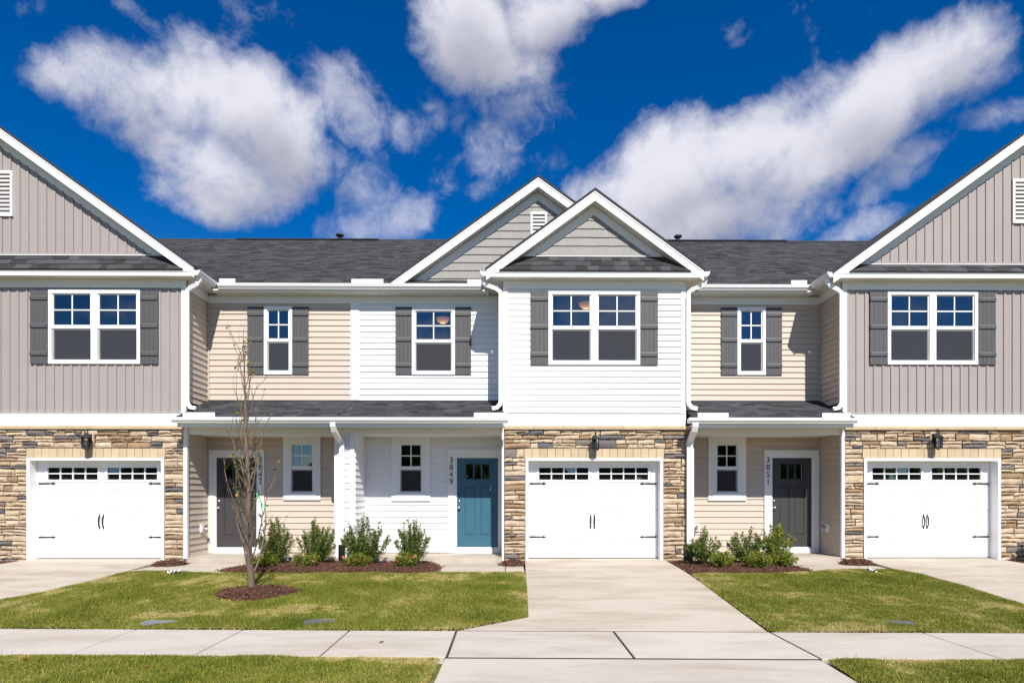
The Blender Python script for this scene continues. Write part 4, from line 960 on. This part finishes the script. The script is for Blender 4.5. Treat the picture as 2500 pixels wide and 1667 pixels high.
part('party_trim', MB().box(-3.438, -3.345, BY - .038, BY - .001, 3.53, 5.722), 'white_trim', hB)
main_eave(hB, -3.438, -.39, -3.44, -.55, -3.438, MLX); main_roof(hB, -3.438, 3.9, -3.438, 3.9)
splash(hB, -.86, -.5, 14.325, 6.04, .10); splash(hB, -.66, -.03, 13.22, 2.955, .10)
downspout(hB, [(-.486, 13.66, 5.955), (-.482, 13.66, 5.88), (-.42, 13.66, 5.80), (-.22, 13.71, 5.745), (-.125, 13.735, 5.68), (-.118, 13.735, 5.6), (-.118, 13.735, 3.37), (-.13, 13.735, 3.30), (-.20, 13.72, 3.215), (-.30, 13.71, 3.195)])
downspout(hB, [(4.205, 13.66, 5.955), (4.20, 13.66, 5.88), (4.14, 13.66, 5.80), (3.96, 13.71, 5.745), (3.875, 13.735, 5.68), (3.868, 13.735, 5.6), (3.868, 13.735, 3.37), (3.88, 13.735, 3.30), (3.95, 13.72, 3.215), (4.05, 13.71, 3.195)])
part('doorbell', MB().box(-.098, -.085, 14.50, 14.56, .56, .70), 'plastic_black', hB)

# ------------------------------------------------------------------ townhouse 3851 (right)
hC = thing('townhouse', 'townhouse numbered 3851 with taupe batten siding and charcoal door, rightmost of the row', 'townhouse', (9, 13.8, 0), 'townhouses of the terrace', True)
wing_front(hC, RX, 1, RX, 14.8, 'taupe_vinyl', 'batten', (8.15, 10.092, 4.165, 5.722), (7.67, 10.478), (RX + .005, 12.1))
backing('stone_base', hC, 'shaded_mortar', 12.1, 14.8, -.12, 2.85, FY - .06, FY + .06)
gable(hC, 11.15, 4.28, 6.07, .7245, 13.53, FY, 19.6, 6.355, 'taupe_vinyl', 'batten', 6.325, (10.84, 11.34, 7.187, 8.128), pent_rows=2, xlim=(6, 12.4))
eave_return(hC, 11.15, 4.28)
side_eave(hC, 6.87, RX, 13.53, 14.33)
side_wall(hC, RX, 'left', 'beige_vinyl', 3.35, 5.76); side_wall(hC, RX, 'left', 'beige_vinyl', .05, 2.69, FY + .02)
part('frieze_board', MB().box(RX - .03, RX, FY + .06, BY - .034, 5.74, 5.935), 'white_trim', hC)
w_up, w_lo = (5.277, 5.925, 4.115, 5.66), (4.732, 5.352, 1.37, 2.60); dC = (6.077, 6.985, .19, 2.222)
recess_wall(hC, 'beige_vinyl', MRX, RX - .004, [(w_lo[0] + .02, w_lo[1] - .02, w_lo[2] + .02, w_lo[3] - .02), (dC[0] - .02, dC[1] + .02, 0, dC[3] + .02)], [(w_up[0] + .025, w_up[1] - .025, w_up[2] + .025, w_up[3] - .025)])
part('inside_corner', MB().box(RX - .05, RX - .022, BY - .05, BY - .02, 3.53, 5.72).box(RX - .05, RX - .022, BY - .05, BY - .02, .06, 2.688), 'beige_vinyl', hC)
window(hC, *w_up, BY, 1, zc=5.86); shutter(hC, 4.903, 5.271, 4.11, 5.65, BY); shutter(hC, 5.931, 6.297, 4.11, 5.65, BY)
window(hC, *w_lo, BY, 1, .122)
front_door(hC, *dC, BY, 'door_charcoal', (5.893, RX - .055, 2.395)); digits(hC, '3851', 5.972, 2.245, BY - .057)
porch(hC, 3.90, RX + .05, 3.87, 7.195, 3.74, 7.225); porch_slab(hC, 3.97, RX - .006)
part('porch_trim', MB().box(RX - .045, RX + .02, FY - .075, FY - .002, .03, 2.815), 'white_trim', hC); part('porch_trim', MB().box(3.955, 3.99, FY - .07, FY - .002, .03, 2.815), 'white_trim', hC)
main_eave(hC, 4.11, 6.90, 4.27, 6.744, MRX, RX - .03); main_roof(hC, 3.9, 14.9, 3.9, 11.6)
splash(hC, 4.24, 4.42, 14.325, 6.04, .10); splash(hC, 6.33, 6.68, 14.325, 6.04, .10); splash(hC, 3.92, 4.55, 13.22, 2.955, .10); splash(hC, 6.48, 7.06, 13.22, 2.955, .10)
downspout(hC, [(6.808, 13.66, 5.955), (6.812, 13.66, 5.88), (6.87, 13.66, 5.80), (7.04, 13.71, 5.745), (7.135, 13.735, 5.68), (7.142, 13.735, 5.6), (7.142, 13.735, 3.37), (7.13, 13.735, 3.30), (7.06, 13.72, 3.215), (6.95, 13.71, 3.195)])
ds = downspout(hC, [(3.89, 13.29, 2.85), (3.89, 13.29, 2.79), (3.885, 13.34, 2.70), (3.87, 13.58, 2.52), (3.865, 13.63, 2.44), (3.865, 13.635, 2.36), (3.865, 13.635, .32)], .115, .075)
dp = MB()
for i in range(11): dp.lathe([(.062, 0), (.072, .006), (.072, .024), (.062, .03)], (3.865, 13.62, -.02 + i * .032), 12)
part('drain_pipe', dp, 'plastic_black', ds)
spigot(hC, RX - .022, 14.35, .64, 'left'); spigot(hC, 4.33, BY - .02, .64, 'front')
# roof plumbing stacks and ridge vents
for h, x in ((hA, -5.1), (hC, 5.28)): part('vent_stack', MB().lathe([(.06, -.1), (.06, .10), (.12, .12), (.12, .16), (.05, .19)], (x, RIDGE[0] + .02, RIDGE[1]), 12), 'plastic_black', h)
for h, a, b in ((hA, -8.2, -3.9), (hC, 4.9, 8.6)): part('ridge_vent', MB().prism([(RIDGE[0] - .16, RIDGE[1] - .05), (RIDGE[0], RIDGE[1] + .045), (RIDGE[0] + .16, RIDGE[1] - .05)], 'x', a, b), 'plastic_black', h)

# ------------------------------------------------------------------ wall lanterns
def lantern(label, x, ztop):
    y = FY - .045 - .06; t = thing('wall_lantern', label, 'lantern', (x, y, ztop - .44), 'lanterns over the garage doors')
    part('mounting_block', MB().box(-.075, .075, .0, .06, .12, .40), 'header_stone', t)
    pl = MB(); pl.box(-.045, .045, -.02, 0, .16, .36); part('backplate', pl, 'black_iron', t)
    c = (0, -.135, 0); pts = [(0, -.02, .25), (0, -.05, .30), (0, -.08, .40)] + [(0, -.125 + .045 * math.cos(a), .40 + .045 * math.sin(a)) for a in np.linspace(.2, 4.3, 10)]
    part('scroll_arm', MB().tube(pts, .010, 6), 'black_iron', t)
    part('canopy', MB().lathe([(.102, .268), (.10, .285), (.07, .312), (.042, .335), (.028, .355), (.014, .37), (.008, .39)], c, 12), 'black_iron', t)
    part('base_plate', MB().lathe([(.016, .015), (.05, .035), (.086, .052), (.086, .074)], c, 6), 'black_iron', t)
    for k in range(6):
        a = 2 * math.pi * (k + .5) / 6; part('cage_bar', MB().tube([(c[0] + .072 * math.cos(a), c[1] + .072 * math.sin(a), .07), (c[0] + .08 * math.cos(a), c[1] + .08 * math.sin(a), .278)], .009, 5), 'black_iron', t)
    gl = MB(); gl.lathe([(.064, .072), (.072, .275)], c, 6); part('glass', gl, 'lantern_glass', t)
    part('candle_bulb', MB().lathe([(.012, .072), (.012, .14), (.02, .16), (.018, .19), (.005, .22)], c, 10), 'paper', t)
lantern('black wall lantern above the left garage door of 3847', -8.76, 2.735)
lantern('black wall lantern above the middle garage door of 3849', 1.87, 2.715)
lantern('black wall lantern above the right garage door of 3851', 9.10, 2.755)
# ceiling lamps seen through the upper windows
def ceiling_lamp(label, x, y, z):
    t = thing('ceiling_lamp', label, 'ceiling lamp', (x, y, z), 'lit ceiling lamps indoors')
    part('base', MB().lathe([(.17, .06), (.17, .085), (.05, .10), (.05, .3)], (0, 0, 0), 20), 'nickel', t)
    part('bowl', MB().lathe([(.01, -.075), (.07, -.062), (.12, -.03), (.155, .015), (.165, .058)], (0, 0, 0), 20), 'lamp_bowl', t, True)
    part('finial', MB().lathe([(.004, -.12), (.018, -.10), (.02, -.085), (.008, -.07)], (0, 0, 0), 10), 'nickel', t)
    part('bulb', MB().lathe([(.01, -.03), (.028, -.015), (.03, .01), (.012, .04)], (0, 0, 0), 12), 'lamp_core', t, True)
ceiling_lamp('lit ceiling lamp behind the upper window of the white recessed wall', -1.53, 15.6, 5.57)
ceiling_lamp('lit ceiling lamp behind the double window of the middle gable', 1.815, 14.72, 5.67)

# ------------------------------------------------------------------ plants
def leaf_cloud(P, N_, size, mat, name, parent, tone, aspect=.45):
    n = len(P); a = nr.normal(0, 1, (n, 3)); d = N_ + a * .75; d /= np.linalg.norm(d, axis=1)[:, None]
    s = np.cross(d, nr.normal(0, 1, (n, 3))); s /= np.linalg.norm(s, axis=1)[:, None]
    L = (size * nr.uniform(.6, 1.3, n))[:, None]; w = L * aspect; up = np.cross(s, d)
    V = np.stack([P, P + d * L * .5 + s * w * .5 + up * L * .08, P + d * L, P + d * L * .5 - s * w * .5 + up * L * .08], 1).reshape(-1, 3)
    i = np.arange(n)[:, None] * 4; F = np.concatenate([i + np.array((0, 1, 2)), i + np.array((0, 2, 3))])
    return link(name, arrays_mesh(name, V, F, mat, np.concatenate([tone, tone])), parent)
def shrub(label, x, y, hgt, wid, mat='shrub_leaf', seed=1, stems=46, leaves=190, flowers=0, group=None, name='shrub', leafsize=.036, spread=1.0):
    r = random.Random(seed); z = gz(y) + .045; t = thing(name, label, 'shrub', (x, y, z), group); st = MB(); P, D, T = [], [], []
    for i in range(stems):
        a = r.uniform(0, 6.283); k = math.sqrt(r.random()); rad = wid / 2 * k; H = hgt * (1 - .42 * k * k) * r.uniform(.72, 1.06)
        tip = Vector((rad * math.cos(a), rad * math.sin(a) * .9, H)); mid = Vector((tip.x * .62, tip.y * .62, H * .45)); b0 = Vector((r.uniform(-.05, .05), r.uniform(-.05, .05), 0))
        pts = [b0, b0.lerp(mid, .55) + Vector((0, 0, .02)), mid, mid.lerp(tip, .6) + Vector((r.uniform(-.02, .02), r.uniform(-.02, .02), 0)), tip]
        st.tube(pts, [.006, .005, .004, .0025, .0012], 4)
        for q in range(leaves):
            u = r.uniform(.12, 1) ** .75; f = u * 4; j = min(3, int(f)); p = pts[j].lerp(pts[j + 1], f - j); dr = (pts[j + 1] - pts[j]).normalized()
            sc_ = .075 * (1.12 - u)
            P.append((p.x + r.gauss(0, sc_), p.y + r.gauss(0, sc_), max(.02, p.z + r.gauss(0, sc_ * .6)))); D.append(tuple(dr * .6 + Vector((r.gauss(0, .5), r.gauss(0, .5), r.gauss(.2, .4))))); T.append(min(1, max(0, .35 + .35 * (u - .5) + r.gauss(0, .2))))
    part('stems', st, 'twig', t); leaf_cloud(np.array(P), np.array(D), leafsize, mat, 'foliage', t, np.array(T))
    for i in range(flowers):
        p = P[r.randrange(len(P))]; b = MB()
        for k in range(5):
            a = k * 1.2566; b.add([(0, 0, 0), (.022 * math.cos(a - .4), .022 * math.sin(a - .4), .012), (.032 * math.cos(a), .032 * math.sin(a), .02), (.022 * math.cos(a + .4), .022 * math.sin(a + .4), .012)], [(0, 1, 2, 3)])
        o = part('flower', b, 'flower', t); o.location = (p[0] * 1.08, -abs(p[1]) - .05, p[2] + .04); o.rotation_euler = (r.uniform(.3, 1.2), r.uniform(-.4, .4), r.uniform(0, 6))
    return t
GH, GL_ = 'upright shrubs in the mulch beds', 'low shrubs along the bed edge'
shrub('upright shrub behind the sapling in front of the door of 3847', -4.72, 13.25, .92, .86, seed=1, group=GH)
shrub('upright shrub under the lower window of 3847, left of the porch pillar', -3.86, 13.25, .93, .82, seed=2, group=GH)
shrub('largest upright shrub just right of the porch pillar', -2.83, 13.15, .98, 1.05, seed=3, stems=60, group=GH)
shrub('upright shrub between the white lower window and the blue door', -1.88, 13.1, .93, .80, seed=4, group=GH)
shrub('leafy shrub at the foot of the downspout left of 3851', 3.98, 13.0, .74, .70, 'shrub_leaf', 5, 34, 90, group=GH, leafsize=.046)
shrub('leafy shrub under the lower window wall of 3851, left of a taller one', 4.88, 13.1, .74, .86, 'shrub_leaf', 6, 36, 90, group=GH, leafsize=.046)
shrub('tallest leafy shrub in front of the charcoal door of 3851', 5.52, 13.15, .88, .80, 'bright_leaf', 7, 36, 90, group=GH, leafsize=.046)
shrub('dark shrub at the left edge beside the garage of 3847', -11.05, 13.0, .95, .8, seed=8, stems=40, group=GH)
shrub('dark shrub at the right edge beside the garage of 3851', 11.12, 13.1, .95, .55, seed=9, stems=40, group=GH)
for i, (x, y, lab) in enumerate(((-4.66, 12.55, 'low flowering shrub right behind the trunk of the sapling'), (-3.93, 12.75, 'low flowering shrub under the lower window of 3847'), (-2.90, 12.7, 'low flowering shrub in front of the largest upright shrub'), (-1.94, 12.62, 'low flowering shrub nearest the path to the blue door'))):
    shrub(lab, x, y, .30, .56, 'bright_leaf', 20 + i, 40, 60, 11 if i else 4, GL_, 'flowering_shrub', .038)
for i, (x, y, lab) in enumerate(((4.16, 12.42, 'low green shrub nearest the middle driveway'), (4.80, 12.36, 'low green shrub, middle one of three in the right bed'), (5.42, 12.6, 'low green shrub nearest the path to the door of 3851'))):
    shrub(lab, x, y, .36, .56, 'bright_leaf', 30 + i, 36, 60, 0, GL_, 'low_shrub', .042)
def sapling():
    r = random.Random(5); X, Y = -3.95, 10.08; Z = gz(Y) + .07
    t = thing('sapling', 'bare young tree with upright grey branches in the left lawn', 'tree', (X, Y, Z)); tr = MB(); br = MB(); P, D, T = [], [], []
    H = 4.1; lead = []; x = y = 0
    for i in range(15):
        u = i / 14; lead.append(Vector((x - .12 * u, y, H * u))); x += r.gauss(0, .012); y += r.gauss(0, .012)
    tr.tube([lead[0] - Vector((0, 0, .1))] + lead, [.066] + [.050 * (1 - i / 14) ** 1.1 + .003 for i in range(15)], 9); part('trunk', tr, 'bark', t, True)
    def limb(p, d, L, rad, lev):
        pts = [p]; n = 6; q = Vector(p)
        for i in range(n):
            d = (d + Vector((0, 0, .16 if lev == 0 else .12)) + Vector((r.gauss(0, .09), r.gauss(0, .09), 0))).normalized(); q = q + d * L / n; pts.append(q.copy())
            if lev < 2 and i > 0 and r.random() < (.5 if lev == 0 else .25):
                a = r.uniform(0, 6.283); limb(q.copy(), (d + Vector((math.cos(a), math.sin(a), .2)) * .55).normalized(), L * r.uniform(.22, .5), rad * .5, lev + 1)
        br.tube(pts, [rad * (1 - .8 * i / n) for i in range(n + 1)], 5 if lev == 0 else 4)
        if r.random() < (.55 if p.z < 2.0 else .22):
            for k in range(r.randint(1, 4)):
                j = r.randint(3, n); P.append(tuple(pts[j])); D.append((r.gauss(0, .6), r.gauss(0, .6), r.gauss(-.1, .6))); T.append(min(1, max(0, r.gauss(.45, .3))))
    for i in range(34):
        u = .045 + .85 * (i / 34) ** 1.15; f = u * 14; j = int(f); p = lead[j].lerp(lead[j + 1], f - j); a = i * 2.4 + r.uniform(-.4, .4)
        limb(p, Vector((math.cos(a) * .40, math.sin(a) * .40, .75)), (1.35 - .95 * u) * r.uniform(.65, 1.1), .015 * (1.1 - u) + .003, 0)
    part('branches', br, 'bark', t)
    leaf_cloud(np.array(P), np.array(D), .06, 'tree_leaf', 'leaves', t, np.array(T), .5)
    rb = MB(); pts = [(.10 + .012 * math.sin(i * 2.2) + i * .014, -.10, 1.50 - i * .025) for i in range(12)]; rb.tube(pts, [.004 + .010 * (i % 2) for i in range(12)], 5); part('ribbon', rb, 'ribbon_green', t)
sapling()

# ------------------------------------------------------------------ small things in the lawn
for (cx, cy, w, d, r_, m), lab in zip(COVERS, ('pale scuffed meter box cover in the left lawn beside the pavement', 'dark meter box cover in the left lawn, nearer the middle driveway', 'dark meter box cover in the right lawn')):
    n = 20; z = gz(cy) + .052; mb = MB(); pr = []
    for k in range(n):
        a = 2 * math.pi * k / n; ca, sa = math.cos(a), math.sin(a); pr.append((w / 2 * math.copysign(abs(ca) ** .45, ca), d / 2 * math.copysign(abs(sa) ** .45, sa)))
    mb.prism(pr, 'z', -.04, .0); mb.prism([(p * .9, q * .86) for p, q in pr], 'z', .0, .004)
    o = thing('meter_box', lab, 'cover', (cx, cy, z), 'meter box covers in the lawns'); o.rotation_euler = (0, 0, r_); part('lid', mb, m, o)
    part('lid_rib', MB().box(-w * .3, w * .3, -.012, .012, .004, .009), m, o)
def litter(x, y, label, seed):
    r = random.Random(seed); b = MB(); n = 6; v = [((i / n - .5) * .18, (j / n - .5) * .13, max(0, r.gauss(.03, .022))) for j in range(n + 1) for i in range(n + 1)]
    b.add(v, [(j * (n + 1) + i, j * (n + 1) + i + 1, (j + 1) * (n + 1) + i + 1, (j + 1) * (n + 1) + i) for j in range(n) for i in range(n)]); o = part('paper_litter', b, 'paper'); o.location = (x, y, gz(y) + .06); o.rotation_euler = (.35, 0, r.uniform(0, 6)); tag(o, label, 'litter', 'crumpled paper on the lawns')
litter(-6.0, 11.75, 'crumpled white paper on the left lawn', 3); litter(6.70, 11.85, 'crumpled white paper on the right lawn', 4)
for (x, y, z, lab, s) in ((-1.38, 7.15, -.245, 'curled brown leaf on the pavement left of the driveway', 1), (-4.62, 6.25, -.19, 'orange leaf on the grass verge at lower left', 2), (-3.3, 5.95, -.19, 'dark curled leaf on the verge below the pavement', 3)):
    r = random.Random(s); b = MB(); pts = [(-.06, 0, .02), (-.03, .022, .008), (.0, .03, .0), (.035, .018, .008), (.06, 0, .025), (.035, -.018, .008), (0, -.03, .012), (-.03, -.022, .01)]
    b.add(pts + [(p[0] * .9, p[1] * .9, p[2] + .004) for p in pts], [(0, 1, 2, 3, 4, 5, 6, 7), (15, 14, 13, 12, 11, 10, 9, 8)]); o = part('fallen_leaf', b, 'dry_leaf'); o.location = (x, y, z); o.rotation_euler = (0, 0, r.uniform(0, 6)); o.scale = (.6, .6, .6); tag(o, lab, 'leaf', 'fallen leaves')

# ------------------------------------------------------------------ far wood across the street (seen in the window panes)
def far_wood():
    n = 9000; X = nr.uniform(-75, 75, n); top = 5.2 + 1.6 * wob(X, X * 0, .35, 5) + 1.0 * wob(X, X * 0, 1.3, 6)
    Z = nr.random(n) ** .8 * np.clip(top, 2.5, 8); Y = -42 + nr.normal(0, 1.6, n)
    leaf_cloud(np.stack([X, Y, Z], -1), nr.normal(0, 1, (n, 3)), 1.5, 'shrub_leaf', 'wood', None, np.clip(nr.normal(.3, .2, n), 0, 1), .8)['kind'] = 'stuff'
far_wood()
